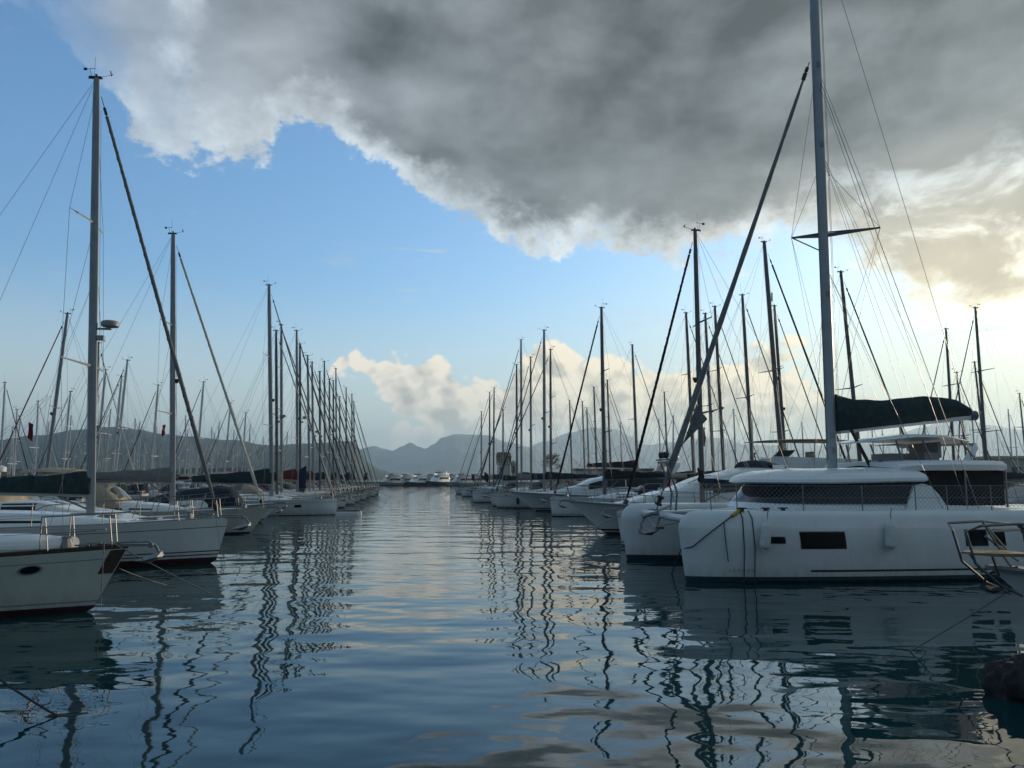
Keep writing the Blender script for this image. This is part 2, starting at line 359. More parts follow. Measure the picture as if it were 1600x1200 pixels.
# ------------------------------------------------------------------ hulls
class Hull:
    """Bow towards +x, origin amidships on the waterline. q = 0 at the water, 1 at the sheer."""
    def __init__(s, L, B, F, rake=.4, stern=.78, power=2.2, flare=.16, sheer=.16, um=.42, trans=.25, draft=.5, fine=.25):
        s.L, s.B, s.F, s.rake, s.stern, s.p, s.flare, s.sh, s.um, s.tr, s.dr, s.fine = L, B, F, rake, stern, power, flare, sheer, um, trans, draft, fine
    def sheer(s, u):
        m = 1 - s.sh
        return s.F * (m + s.sh * max(0, (u - .30) / .70) ** 1.8 + .03 * max(0, (.3 - u) / .3) ** 2)
    def hb(s, u, q):
        p = s.p * (1 - s.fine + s.fine * max(0, min(1, q)))
        if u < s.um: f = 1 - (1 - s.stern) * ((s.um - u) / s.um) ** 2
        else: f = 1 - ((u - s.um) / (1 - s.um)) ** p
        g = (1 - s.flare) + s.flare * q ** .8 if q >= 0 else (1 - s.flare) * max(0, 1 + q * .9) ** .6
        k = max(0, min(1, (u - .55) / .45)) * s.flare * (1 - q if q >= 0 else 1) * .9
        return s.B / 2 * f * max(.02, g - k)
    def xb(s, q): return s.L / 2 - s.rake * (1 - q) if q >= 0 else s.L / 2 - s.rake + q * 1.2
    def xs(s, q): return -s.L / 2 + s.tr * (1 - max(0, q)) * .0 + (s.tr * q if s.tr > 0 else s.tr * q)
    def z(s, u, q): return s.sheer(u) * q if q >= 0 else q * s.dr
    def pt(s, u, q, side=1): return (lerp(s.xs(q), s.xb(q), u), side * s.hb(u, q), s.z(u, q))
    def u_at(s, x, q=1.0): return (x - s.xs(q)) / (s.xb(q) - s.xs(q))
    def mesh(s, name, mats, levels, bands, parent, n=26):
        us = [1 - (1 - i / n) ** 1.6 for i in range(n + 1)]
        mb = MB()
        for sd_ in (1, -1):
            o = len(mb.v); nv = len(levels)
            for u in us:
                for q in levels: mb.v.append(s.pt(u, q, sd_))
            for i in range(n):
                for j in range(nv - 1):
                    a = o + i * nv + j
                    mb.f.append((a, a + nv, a + nv + 1, a + 1)); mb.m.append(bands[j])
        ring = [s.pt(0, q, 1) for q in levels]; ring2 = [s.pt(0, q, -1) for q in levels]
        for j in range(len(levels) - 1):
            mb.add([ring[j], ring[j + 1], ring2[j + 1], ring2[j]], [(0, 1, 2, 3)], bands[j])
        return mb.build(name, mats, parent, sharp=40)
    def deck(s, name, m, parent, camber=.05, drop=.02, n=20):
        def fn(a, b):
            u = 1 - (1 - a) ** 1.5; y = s.hb(u, 1) * (2 * b - 1) * .995
            x, _, z = s.pt(u, 1)
            return (x, y, z - drop + camber * (1 - (2 * b - 1) ** 2) * min(1, s.hb(u, 1)))
        return MB().grid(fn, n, 8).build(name, m, parent)
    def edge(s, u0, u1, n=16, up=0.0, inn=0.0, side=1):
        out = []
        for i in range(n + 1):
            u = lerp(u0, u1, i / n); x, y, z = s.pt(u, 1, 1)
            out.append((x, side * max(0, y - inn), z + up))
        return out

def anchor_mesh(sc=1.0):
    mb = MB(); k = sc
    mb.tube([(-.75 * k, 0, .03 * k), (-.05 * k, 0, .05 * k), (.12 * k, 0, -.05 * k), (.2 * k, 0, -.24 * k)], [.028 * k, .03 * k, .032 * k, .03 * k], 6, squash=.6)
    tip = (-.32 * k, 0, -.36 * k)
    for sg in (1, -1):
        mb.add([(.24 * k, 0, -.15 * k), (.22 * k, sg * .24 * k, -.26 * k), (-.05 * k, sg * .22 * k, -.33 * k), tip, (.0, 0, -.24 * k), (.26 * k, 0, -.27 * k), (-.0, 0, -.42 * k)],
               [(0, 1, 4), (1, 2, 4), (2, 3, 4), (5, 1, 6), (1, 2, 6), (2, 3, 6), (0, 1, 5)])
    mb.tube([(.19 * k, -.16 * k, -.26 * k), (.24 * k, 0, -.14 * k), (.19 * k, .16 * k, -.26 * k)], .013 * k, 5)
    return mb

# ------------------------------------------------------------------ the sailing yacht
def sag(a, b, n, d):
    return [Vector(a).lerp(Vector(b), i / n) - Vector((0, 0, d * 4 * (i / n) * (1 - i / n))) for i in range(n + 1)]
def sailboat(loc, rz, label, group, P, detail=2, name='sailing_yacht'):
    """P: L B F rake mx(mast x) mh(mast height above the water) mrake hull/band materials, canvas ..."""
    g = P.get
    L, B, F = P['L'], P['B'], P['F']
    root = empty(name, loc, rz, label, 'sailing boat', group)
    H = Hull(L, B, F, rake=g('rake', .35), stern=g('stern', .78), power=g('power', 2.3), flare=g('flare', .17), sheer=g('sheer', .15), trans=g('trans', .35))
    hm, bt, st = g('hull', WHITE), g('bottom', BLACKB), g('stripe', STRIPE)
    wl = g('boot', .055)
    lv = [-.9, -.3, wl * .55, wl, wl + .05, wl + .075, wl + .125, wl + .15, .45, .62, .80, .815, .93, (.955 if g('rub') else .985), 1.0]
    two = g('twostripe', False)
    bd = [1, 1, 1, 0, 2 if g('bootline', True) else 0, 0, 2 if two else 0, 0, 0, 0, 2 if g('cove', True) else 0, 0, 0, 3 if g('rub') else 0]
    hull = H.mesh('hull', [hm, bt, st, g('rub', RUB) or RUB], lv, bd, root, n=30 if detail > 1 else 18)
    H.deck('deck', g('deckm', DECK), root)
    for sd_ in (1, -1): MB().tube(H.edge(.02, .985, 18, .015, .03, sd_), .018, 4).build('toe_rail', g('toe', ALU), root)
    zd = lambda x: H.sheer(max(0, min(1, H.u_at(x)))) - .02
    hbx = lambda x: H.hb(max(0, min(1, H.u_at(x))), 1)
    mx, mh, mr = P['mx'], P['mh'], g('mrake', .02)
    # coachroof
    xa, xf, hc = g('cab_a', -.16 * L), g('cab_f', min(.30 * L, mx + .10 * L)), g('cab_h', .42)
    def cabfn(a, b):
        x = lerp(xa, xf, a); h = hc * (1 - max(0, (a - .25) / .75) ** 1.7 * .93) + .01; w = min(hbx(x) * .66, B * .30) * (1 - .30 * a ** 3)
        pr = [(1, -.06), (.97, .35), (.92, .72), (.84, .93), (.6, 1.03), (0, 1.12)]
        t = b * 10; s_ = -1 if t > 5 else 1; t = 10 - t if t > 5 else t; i = min(4, int(t)); f = t - i
        return (x, s_ * w * lerp(pr[i][0], pr[i + 1][0], f), zd(x) + h * lerp(pr[i][1], pr[i + 1][1], f) + .03)
    cb = MB().grid(cabfn, 14, 10)
    cb.add([cabfn(0, j / 10) for j in range(11)], [tuple(range(11))]); cb.add([cabfn(1, j / 10) for j in range(11)], [tuple(range(11))])
    cab = cb.build('cabin', g('cabm', WHITE), root, sharp=50)
    if detail > 0:
        for sd_ in (0, 1):
            v0, v1 = (.125, .075) if sd_ == 0 else (.875, .925)
            for a0, a1 in ((.10, .34), (.40, .62)):
                patch(cabfn, a0, a1, v0, v1, .006, 4, 1).build('cabin_window', GLASS, cab)
    if detail > 1:
        for hx in (mx + .55, xf + .45):
            if hx < L / 2 - .8:
                hz = max(zd(hx) + .06, cabfn((hx - xa) / (xf - xa), .5)[2] if hx < xf else 0) + .03
                h_ = MB().box((hx, 0, hz), (.52, .52, .035), 0); h_.box((hx, 0, hz + .022), (.44, .44, .012), 1); h_.build('deck_hatch', [ALU, GLASS], root)
    # spar
    zt = mh; zb = max(cabfn(max(0, min(1, (mx - xa) / (xf - xa))), .5)[2] - .03, zd(mx)) if xa < mx < xf else zd(mx)
    mp = lambda z: Vector((mx - (z - zb) * mr, 0, z))
    rm = g('mr', .0085 * mh + .0)
    mast = MB().tube([mp(zb), mp(lerp(zb, zt, .6)), mp(lerp(zb, zt, .9)), mp(zt)], [rm, rm, rm * .86, rm * .70], 10, squash=.68).build('mast', g('mastm', ALU), root)
    hd = MB(); t0 = mp(zt)
    hd.box(t0 + Vector((-.04, 0, .02)), (.42 + rm, rm * 1.2, .07)); hd.tube([t0 + Vector((-.2, 0, .0)), t0 + Vector((-.34, 0, -.03))], .03, 5)
    vr = rnd.random() if detail < 2 else .5; v2 = rnd.random() if detail < 2 else .5
    if vr > .25: hd.tube([t0 + Vector((-.12, .05, .05)), t0 + Vector((-.13, .05, .6 + .8 * v2))], .007, 4)
    if vr < .8 and v2 > .2: hd.tube([t0 + Vector((.15, 0, .05)), t0 + Vector((.62, 0, .17))], .011, 4); hd.tube([t0 + Vector((.62, -.12, .30)), t0 + Vector((.62, 0, .14)), t0 + Vector((.62, .12, .28))], .022, 4)
    if v2 < .75 or vr < .3: hd.tube([t0 + Vector((-.22, 0, .04)), t0 + Vector((-.30, 0, .42))], .009, 4); hd.tube([t0 + Vector((-.52, 0, .38)), t0 + Vector((-.08, .0, .46))], .014, 4); hd.box(t0 + Vector((-.50, 0, .40)), (.14, .02, .12))
    hd.box(t0 + Vector((.0, -.03, .10)), (.08, .08, .12))
    hd.v = [tuple(t0 + (Vector(p) - t0) * .70) for p in hd.v]
    hd.build('masthead_instruments', g('headm', RUB), mast)
    # spreaders and wires
    nsp = g('nsp', 2); sps = []
    chain = Vector((mx - .12, hbx(mx - .1) * g('chainin', .86), zd(mx) + .02)); rw = g('rw', .006)
    wires = MB(); stays = MB()
    for k in range(nsp):
        z = lerp(zb, zt, (k + 1) / (nsp + 1) * (.98 if nsp > 1 else .96)); w = chain.y * (1.0 - .18 * k)
        sp = MB()
        for sd_ in (1, -1):
            a = mp(z); tp = a + Vector((-w * .18, sd_ * w, .05)); sp.tube([a, tp], [.045, .022], 5, squash=.5)
            sps.append((k, sd_, tp))
        sp.build('spreader', g('mastm', ALU), mast)
    for sd_ in (1, -1):
        tips = [t for k, q, t in sps if q == sd_]
        c = Vector((chain.x, sd_ * chain.y, chain.z)); pts = [c] + tips + [mp(lerp(zb, zt, g('shr', .97)))]
        for a, b in zip(pts, pts[1:]): wires.tube([a, b], rw, 4)
        if tips:
            wires.tube([c + Vector((-.35, -sd_ * .05, 0)), mp(tips[0].z - .15)], rw, 4)
            for a, b in zip(tips, tips[1:]): wires.tube([a, mp(b.z - .1)], rw, 4)
    st_x = -L / 2 + .15 + H.tr
    if g('split', True):
        sp_ = Vector((lerp(st_x, mx, .18), 0, lerp(zd(st_x), zt, .22)))
        wires.tube([mp(zt), sp_], rw, 4)
        for sd_ in (1, -1): wires.tube([sp_, (st_x, sd_ * H.hb(0.02, 1) * .8, zd(st_x) + .05)], rw, 4)
    else: wires.tube([mp(zt), (st_x, 0, zd(st_x) + .05)], rw, 4)
    for dx_, z1 in ((rm + .05, .93), (-rm - .05, .97)):
        wires.tube([mp(zt * z1) + Vector((dx_ * .7, .05, 0)), mp(zb + .2) + Vector((dx_, .06, 0))], rw * .9, 4)
    wires.build('rigging_wire', WIRE, root)
    # furled headsail
    fz = lerp(zb, zt, g('fore', .955)); fa = Vector((L / 2 - g('ftip', .32), 0, zd(L / 2 - .4) + .12)); fb = mp(fz) + Vector((rm + .02, 0, 0))
    fr = g('fr', .052); d = fb - fa
    fm = MB(); k_ = 14
    pts = [fa + d * t for t in [.035 + .915 * i / k_ for i in range(k_ + 1)]]
    if not g('nofurl'): fm.tube(pts, [fr * (.5 if i == 0 else .95 + .10 * ((i * 7) % 3 - 1) * .5 - .28 * i / k_) for i in range(k_ + 1)], 8)
    if detail > 1 and not g('nofurl'):
        ax_ = d.normalized(); s1 = ax_.orthogonal().normalized(); s2 = ax_.cross(s1); nn = 260
        fm.tube([fa + d * (.06 + .86 * i / nn) + (s1 * math.cos(i * .62) + s2 * math.sin(i * .62)) * fr * (.96 - .25 * i / nn) for i in range(nn + 1)], .011, 3)
    fo = root if g('nofurl') else fm.build('furled_headsail', g('furl', CGREY), root)
    fd = MB().tube([fa, fb], .012, 5); fd.tube([fa + d.normalized() * .12, fa + d.normalized() * .3], [.085, .085], 10); fd.tube([fa + d * .955, fa + d * .972], [.045, .045], 6); g('nofurl') or fd.build('furling_drum', RUB, fo)
    # boom and cover
    if g('boom', True):
        bl = g('bl', min(.40 * L, mx + L / 2 - 1.0)); zg = zb + g('gz', 1.05) - .0; gn = mp(zg) - Vector((rm, 0, 0)); be = gn + Vector((-bl, 0, g('brise', .10)))
        boom = MB().tube([gn, be], .075, 8, squash=.75).build('boom', g('mastm', ALU), root)
        ch, cw = g('ch', .62), .17; rings = []
        for i in range(13):
            t = i / 12; p = gn.lerp(be, .0 + .985 * t); h = ch * (1 - .62 * t ** .8) * (1 + .05 * math.sin(t * 19)) ; w = cw * (1 - .45 * t)
            rings.append([p + Vector((rm * 1.0 if i == 0 else 0, w * y, h * z + .05)) for y, z in ((0, -.12), (.75, -.02), (1, .2), (.62, .6), (.18, .93), (0, 1.0), (-.18, .93), (-.62, .6), (-1, .2), (-.75, -.02))])
        MB().loft(rings).build('sail_cover', g('canvas', CNAVY), boom, sharp=60)
        lj = MB(); up = mp(lerp(zb, zt, .52))
        for t in (.3, .6, .9):
            for sd_ in (1, -1): lj.tube([gn.lerp(be, t) + Vector((0, sd_ * .1, .08)), gn.lerp(be, .45) .lerp(up, .45) + Vector((0, sd_ * .12, 0))], rw * .7, 3)
        for sd_ in (1, -1): lj.tube([gn.lerp(be, .45).lerp(up, .45) + Vector((0, sd_ * .12, 0)), up], rw * .7, 3)
        lj.tube([be, (be.x + .3, 0, zd(be.x) + .4)], rw * 1.3, 4); lj.tube([be, mp(zt)], rw, 4)
        lj.tube([mp(zb + .15), gn + Vector((-.9, 0, .0))], .03, 5)
        lj.build('boom_tackle', WIRE, boom)
    # spray hood
    hood = g('hood', CNAVY)
    if hood:
        hx = xa + .35; w = min(hbx(xa) * .62, 1.25); hz = cabfn(.1, .5)[2] - .06; hh = g('hoodh', .62); rings = []
        for i, (dx_, kz) in enumerate(((1.05, .06), (.8, .45), (.45, .82), (.0, 1.0), (-.35, 1.02))):
            rings.append([Vector((hx + dx_, w * (1.0 if i else .92) * math.cos(a), hz - .22 + (hh * kz + .22) * (math.sin(a) ** .6 if math.sin(a) > 0 else 0))) for a in [math.pi * j / 12 for j in range(13)]])
        hd_ = MB().loft(rings, False, False); hd_.add(rings[0], [tuple(range(13))]); hd_.add(rings[-1], [tuple(range(13))])
        ho = hd_.build('sprayhood', hood, root, sharp=60)
        if detail > 1:
            def hf(a, b):
                t = a * 2.0; i = min(1, int(t)); f = t - i; j = b * 12; jj = min(11, int(j)); ff = j - jj
                p = rings[i][jj].lerp(rings[i][jj + 1], ff); q = rings[i + 1][jj].lerp(rings[i + 1][jj + 1], ff); return p.lerp(q, f)
            for v0, v1 in ((.28, .47), (.53, .72)): patch(hf, .25, .95, v0, v1, .008, 4, 3, centre=(hx - 1, 0, hz)).build('hood_window', GLASSB, ho)
    if g('bimini'):
        bx = -L / 2 + .19 * L; w = B * .36; z0 = zd(bx) + 1.95; rings = []
        for i in range(6):
            x = bx + lerp(-1.1, 1.1, i / 5)
            rings.append([Vector((x, w * y, z0 + z - .10 * (i / 2.5 - 1) ** 2)) for y, z in ((-1, -.14), (-.7, .0), (0, .06), (.7, .0), (1, -.14), (.7, -.03), (0, .03), (-.7, -.03))])
        bo = MB().loft(rings).build('bimini', g('bimini'), root, sharp=60)
        fr_ = MB()
        for x in (-1.0, 0, 1.0):
            fr_.tube([(bx + x * .25, w * 1.02, zd(bx) + .05), (bx + x, w * .98, z0 - .16), (bx + x, w * .7, z0 - .04), (bx + x, -w * .7, z0 - .04), (bx + x, -w * .98, z0 - .16), (bx + x * .25, -w * 1.02, zd(bx) + .05)], .014, 5)
        fr_.build('bimini_frame', STEEL, bo)
    # rails
    if detail > 0:
        rl = MB(); rr = .0135; hp = g('railh', .58)
        u1 = H.u_at(L / 2 - .12); up_ = H.u_at(L / 2 - 1.35); xbw = L / 2
        for hz_, f in ((hp, 1.0), (hp * .5, .55)):
            pts = [Vector((x, y, z + hz_)) for x, y, z in H.edge(up_, u1, 6, 0, .04, 1)]
            pts2 = [Vector((x, -y, z)) for x, y, z in pts]
            if f == 1.0: rl.tube(pts + [Vector((xbw - .02, 0, H.F + hz_ + .02))] + pts2[::-1], rr, 5)
            else: rl.tube(pts[:5], rr, 5); rl.tube(pts2[:5], rr, 5)
        for sd_ in (1, -1):
            for x in (L / 2 - .35, L / 2 - 1.3):
                y = sd_ * max(0, hbx(x) - .05); rl.tube([(x + .08, y, zd(x)), (x, sd_ * max(0, hbx(x) - .04), zd(x) + hp)], rr, 5)
        rl.build('pulpit', STEEL, root)
        for sd_ in (1, -1):
            ll = MB()
            us_ = [H.u_at(lerp(-L / 2 + .6 + H.tr, L / 2 - 1.35, i / 6)) for i in range(7)]
            tops = []
            for u in us_:
                x, y, z = H.pt(u, 1, 1); ll.tube([(x, sd_ * (y - .05), z - .01), (x, sd_ * (y - .04), z + hp)], .0125, 5); tops.append(Vector((x, sd_ * (y - .04), z + hp - .01)))
            for a, b in zip(tops, tops[1:]):
                ll.tube([a, b], .0045, 3); ll.tube([a - Vector((0, 0, hp * .47)), b - Vector((0, 0, hp * .47))], .0045, 3)
            ll.build('guard_rail', STEEL, root)
        x0 = -L / 2 + .2 + H.tr
        y = H.hb(.02, 1) * .92
        for sd_ in (1, -1):
            sr = MB().tube([(x0 + 1.0, sd_ * y * 1.02, zd(x0) + .62), (x0, sd_ * y, zd(x0) + .64), (x0, sd_ * y * .35, zd(x0) + .64)], rr, 5)
            for yy in (y, y * .35): sr.tube([(x0, sd_ * yy, zd(x0)), (x0, sd_ * yy, zd(x0) + .64)], rr, 5)
            sr.build('pushpit', STEEL, root)
        if g('anchor', True):
            rt = MB().box((L / 2 + .12, 0, H.F - .0), (.62, .13, .05)); rt.tube([(L / 2 + .40, -.07, H.F - .01), (L / 2 + .40, .07, H.F - .01)], .05, 8)
            ro = rt.build('bow_roller', g('rollm', STEEL), root)
            an = anchor_mesh(g('anch', 1.0)).build('anchor', GALV, root); an.location = (L / 2 + .38, 0, H.F + .02)
    if detail > 1:
        wn = MB(); xw = L / 2 - 1.15
        wn.tube([(xw, 0, zd(xw)), (xw, 0, zd(xw) + .1), (xw, 0, zd(xw) + .2), (xw, 0, zd(xw) + .24)], [.11, .12, .07, .09], 10); wn.build('windlass', STEEL, root)
        for sd_ in (1, -1):
            x = L / 2 - .75; y = sd_ * (hbx(x) - .09); z = zd(x)
            MB().tube([(x - .13, y, z + .075), (x + .13, y, z + .075)], .016, 6).box((x, y, z + .03), (.09, .03, .09)).build('cleat', STEEL, root)
            xw = xa - .35; MB().tube([(xw, sd_ * hbx(xw) * .72, zd(xw)), (xw, sd_ * hbx(xw) * .72, zd(xw) + .22), (xw, sd_ * hbx(xw) * .72, zd(xw) + .32), (xw, sd_ * hbx(xw) * .72, zd(xw) + .4)], [.13, .12, .075, .10], 10).build('winch', STEEL, root)
        # ventilators / cowls
    if g('radar'):
        rz_ = g('radar'); p = mp(rz_) + Vector((rm + .36, 0, 0)); rd = MB()
        rd.tube([p + Vector((0, 0, -.11)), p + Vector((0, 0, -.09)), p + Vector((0, 0, 0)), p + Vector((0, 0, .05)), p + Vector((0, 0, .08))], [.20, .25, .26, .24, .17], 18)
        ra = rd.build('radar', PLASTG, mast); rb = MB().box(p + Vector((-.16, 0, -.17)), (.42, .1, .05)); rb.box(mp(rz_ - .45) + Vector((rm + .1, 0, 0)), (.2, .14, .14)); rb.build('radar_bracket', ALU, ra)
    elif g('lamp', True) and detail > 0:
        z = lerp(zb, zt, g('lampz', .45)); p = mp(z) + Vector((rm + .06, 0, 0)); MB().box(p, (.16, .10, .12)).box(p - Vector((0, 0, .1)), (.1, .07, .08)).build('deck_light', RUB, mast)
    if g('reflector'):
        p = mp(g('reflector')) + Vector((rm + .12, .1, 0)); MB().tube([p - Vector((0, 0, .3)), p + Vector((0, 0, .3))], .06, 8).build('radar_reflector', PLAST, mast)
    for fl in g('flags', ()):
        flag(root, *fl)
    if g('stemband'):
        for sd_ in (1, -1): patch(lambda u, v: H.pt(u, v, sd_), .979, .9985, .58, .94, .008, 4, 4).build('stem_plate', TEAKD, hull)
    if g('ports'):
        for xx, q in g('ports'):
            for sd_ in (1, -1):
                fn = lambda u, v: H.pt(u, v, sd_); u = H.u_at(xx, q); du = g('pw', .16) / L; dq = g('ph', .05) / F
                if g('round'):
                    m_ = MB(); c = Vector(fn(u, q)); n_ = ((Vector(fn(u + .01, q)) - c).cross(Vector(fn(u, q + .01)) - c)).normalized()
                    if n_.y * sd_ < 0: n_ = -n_
                    ring = lambda k, o_: [Vector(fn(u + du * k * math.cos(a), q + dq * k * math.sin(a))) + n_ * o_ for a in [6.28318 * j / 16 for j in range(16)]]
                    m_.loft([ring(1.25, -.01), ring(1.25, .012), ring(1.0, .014)], True, False, 1); m_.add(ring(1.0, .008), [tuple(range(16))], 0)
                    m_.build('porthole', [GLASS, BRONZE], hull)
                else: patch(fn, u - du, u + du, q - dq, q + dq, .006, 3, 2).build('hull_window', GLASS, hull)
    return root, H, dict(zd=zd, mp=mp, hbx=hbx, cab=cabfn, hull=hull)
def flag(parent, p, size, m, droop=.5, name='flag'):
    w, h = size
    fn = lambda a, b: (p[0] - a * w * (1 - droop * .5) + .02 * math.sin(b * 9), p[1] + .05 * math.sin(a * 7 + b * 3), p[2] - b * h - a * w * droop)
    mb = MB().grid(fn, 6, 6); mb.grid(lambda a, b: tuple(Vector(fn(a, b)) + Vector((0, .006, 0))), 6, 6)
    return mb.build(name, m, parent, recalc=False)

# ------------------------------------------------------------------ motor yachts
def interp(pr, t):
    for (a, *va), (b, *vb) in zip(pr, pr[1:]):
        if t <= b: f = (t - a) / (b - a); f = f * f * (3 - 2 * f) * .5 + f * .5; return [lerp(x, y, f) for x, y in zip(va, vb)]
    return list(pr[-1][1:])
def motorboat(loc, rz, label, group, P, detail=1, name='motor_yacht'):
    g = P.get; L, B, F = P['L'], P['B'], P['F']
    root = empty(name, loc, rz, label, g('cat', 'motor yacht'), group)
    H = Hull(L, B, F, rake=g('rake', 1.5), stern=.9, power=g('power', 2.1), flare=g('flare', .40), sheer=g('sheer', .26), um=.38, trans=-.3, fine=.35)
    hm = g('hull', WHITE)
    hull = H.mesh('hull', [hm, g('bottom', BLACKB), g('stripe', STRIPE)], [-.9, -.3, .07, .10, .16, .3, .45, .6, .72, .745, .86, .96, 1.0], [1, 1, 0, 1, 0, 0, 0, 0, 2 if g('cove', False) else 0, 0, 0, 0], root, n=26 if detail > 1 else 16)
    H.deck('deck', g('deckm', DECK), root)
    zd = lambda x: H.sheer(max(0, min(1, H.u_at(x)))) - .02
    hbx = lambda x: H.hb(max(0, min(1, H.u_at(x))), 1)
    for s_ in (1, -1): MB().tube(H.edge(.01, .992, 18, -.03, -.01, s_), .035, 5).build('rub_rail', g('rubm', PLASTG), root)
    xa, xf, prof = P['xa'], P['xf'], P['prof']                         # prof: (a, height, width factor)
    pr = [(1, -.05), (.985, .42), (.93, .86), (.84, .985), (.5, 1.03), (0, 1.05)]
    def sup(a, b):
        x = lerp(xa, xf, a); h, w = interp(prof, a); w = min(hbx(x) * .86, B * .5 * w)
        t = b * 10; s_ = -1 if t > 5 else 1; t = 10 - t if t > 5 else t; i = min(4, int(t)); f = t - i
        return (x, s_ * w * lerp(pr[i][0], pr[i + 1][0], f), zd(x) + h * lerp(pr[i][1], pr[i + 1][1], f))
    sm = MB().grid(sup, 22, 10); sm.add([sup(0, j / 10) for j in range(11)], [tuple(range(11))]); sm.add([sup(1, j / 10) for j in range(11)], [tuple(range(11))])
    so_ = sm.build('cabin', g('cabm', WHITE), root, sharp=45)
    for a0, a1, b0, b1, nm in g('glass', ()):
        patch(sup, a0, a1, b0 / 10, b1 / 10, .008, 8, 3).build(nm, GLASS, so_)
        if b1 <= 5: patch(sup, a0, a1, 1 - b0 / 10, 1 - b1 / 10, .008, 8, 3).build(nm, GLASS, so_)
    if g('aft'):                                                         # cockpit bulkhead door
        x = xa - .01; h, w = interp(prof, 0); w = min(hbx(xa) * .86, B * .5 * w); MB().box((x, 0, zd(xa) + h * .5), (.03, w * 1.3, h * .8)).build('saloon_door', GLASS, so_)
    for u0, u1, q0, q1 in g('hullglass', ()):
        for s_ in (1, -1): patch(lambda u, v: H.pt(u, v, s_), u0, u1, q0, q1, .006, 8, 2).build('hull_window', GLASS, hull)
    if g('fly'):
        fx0, fx1, fz, fh, fw = g('fly'); rings = []
        fl = MB()
        for i in range(9):
            t = i / 8; x = lerp(fx0, fx1, t); w = B * .5 * fw * (1 - .5 * t ** 3); zz = fz; h = fh * (.75 + .25 * t)
            rings.append([(x, w, zz), (x, w * 1.02, zz + h * .6), (x - .1, w * .98, zz + h), (x - .1, w * .9, zz + h * .98), (x, w * .88, zz + .08), (x, -w * .88, zz + .08), (x - .1, -w * .9, zz + h * .98), (x - .1, -w * .98, zz + h), (x, -w * 1.02, zz + h * .6), (x, -w, zz)])
        fl.loft(rings); fo = fl.build('flybridge', g('cabm', WHITE), root, sharp=50)
        ws = MB().grid(lambda a, b: (fx1 - .45 - .5 * a - .25 * (2 * b - 1) ** 2 * 2, B * .5 * fw * .62 * (2 * b - 1), fz + fh * .9 + .45 * a), 3, 8)
        ws.build('fly_windscreen', GLASSB, fo)
        st_ = MB(); st_.box((lerp(fx0, fx1, .55), .35, fz + fh * .6), (.5, 1.0, .5)); st_.box((lerp(fx0, fx1, .48), .35, fz + fh + .0), (.12, 1.0, .6)); st_.build('helm_seat', g('seat', SAILW), fo)
        if g('ensign'): flag(fo, (fx0, 0, fz + fh + 1.0), (.7, .45), FLAGR)
    if g('top'):                                                         # hard top or canvas top on struts
        tx0, tx1, tz, tw, tm, th = g('top'); rings = []
        for i in range(9):
            t = i / 8; x = lerp(tx0, tx1, t); w = B * .5 * tw * (1 - .25 * (2 * t - 1) ** 4); e = .5 * math.cos((t - .5) * 2.6)
            rings.append([(x, w * y, tz + th * z * e - .06 * (2 * t - 1) ** 2) for y, z in ((-1, 0), (-.93, .8), (-.5, 1.3), (0, 1.45), (.5, 1.3), (.93, .8), (1, 0), (.93, -.5), (0, -.3), (-.93, -.5))])
        to = MB().loft(rings).build('sun_top', tm, root, sharp=60)
        bz = g('topbase', tz - 1.5)
        for s_ in (1, -1):
            for f_, dx_ in ((.12, .5), (.5, .1), (.88, -.6)):
                x = lerp(tx0, tx1, f_); MB().tube([(x, s_ * B * .5 * tw * .93, tz), (x + dx_, s_ * B * .5 * tw * .95, bz)], .022, 6).build('top_strut', STEEL, to)
    if g('arch'):
        ax, az0, ah, aw = g('arch'); am = MB(); w = B * .5 * aw
        sec = lambda y, z, x: [(x + .28, y, z), (x, y + .06, z), (x - .28, y, z), (x, y - .06, z)]
        am.loft([sec(w, az0, ax + .5), sec(w * .97, az0 + ah * .7, ax), sec(w * .8, az0 + ah, ax - .1), sec(-w * .8, az0 + ah, ax - .1), sec(-w * .97, az0 + ah * .7, ax), sec(-w, az0, ax + .5)])
        ao = am.build('radar_arch', g('cabm', WHITE), root, sharp=60)
        MB().tube([(ax - .1, 0, az0 + ah), (ax - .1, 0, az0 + ah + .12), (ax - .1, 0, az0 + ah + .14), (ax - .1, 0, az0 + ah + .3), (ax - .1, 0, az0 + ah + .36)], [.08, .1, .27, .27, .16], 14).build('radar_dome', PLAST, ao)
        MB().tube([(ax, w * .6, az0 + ah), (ax - .1, w * .6, az0 + ah + 1.9)], .012, 4).tube([(ax, -w * .6, az0 + ah), (ax, -w * .6, az0 + ah + 1.2)], .010, 4).build('aerial', PLAST, ao)
    if g('dome'):
        x, y, z, r = g('dome'); MB().tube([(x, y, z), (x, y, z + r * .8)], .05, 8).tube([(x, y, z + r * (1 + .95 * math.sin(a))) for a in [R(-80 + 20 * i) for i in range(9)]], [max(.02, r * math.cos(R(-80 + 20 * i))) for i in range(9)], 14).build('satellite_dome', PLAST, root)
    if g('canvas'):
        cx0, cx1, cz, cw, cm = g('canvas'); rings = []
        for i in range(9):
            t = i / 8; x = lerp(cx0, cx1, t); h = cz * math.sin(math.pi * min(1, .18 + .82 * (1 - t) ** .7)) ** .45 if t < 1 else .12; w = B * .5 * cw * (1 - .2 * t ** 2)
            rings.append([(x, w * math.cos(q), zd(x) + h * max(0, math.sin(q)) ** .55) for q in [math.pi * j / 12 for j in range(13)]])
        cmx = MB().loft(rings, False, False); cmx.add(rings[0], [tuple(range(13))]); cmx.add(rings[-1], [tuple(range(13))]); cmx.build('cockpit_cover', cm, root, sharp=60)
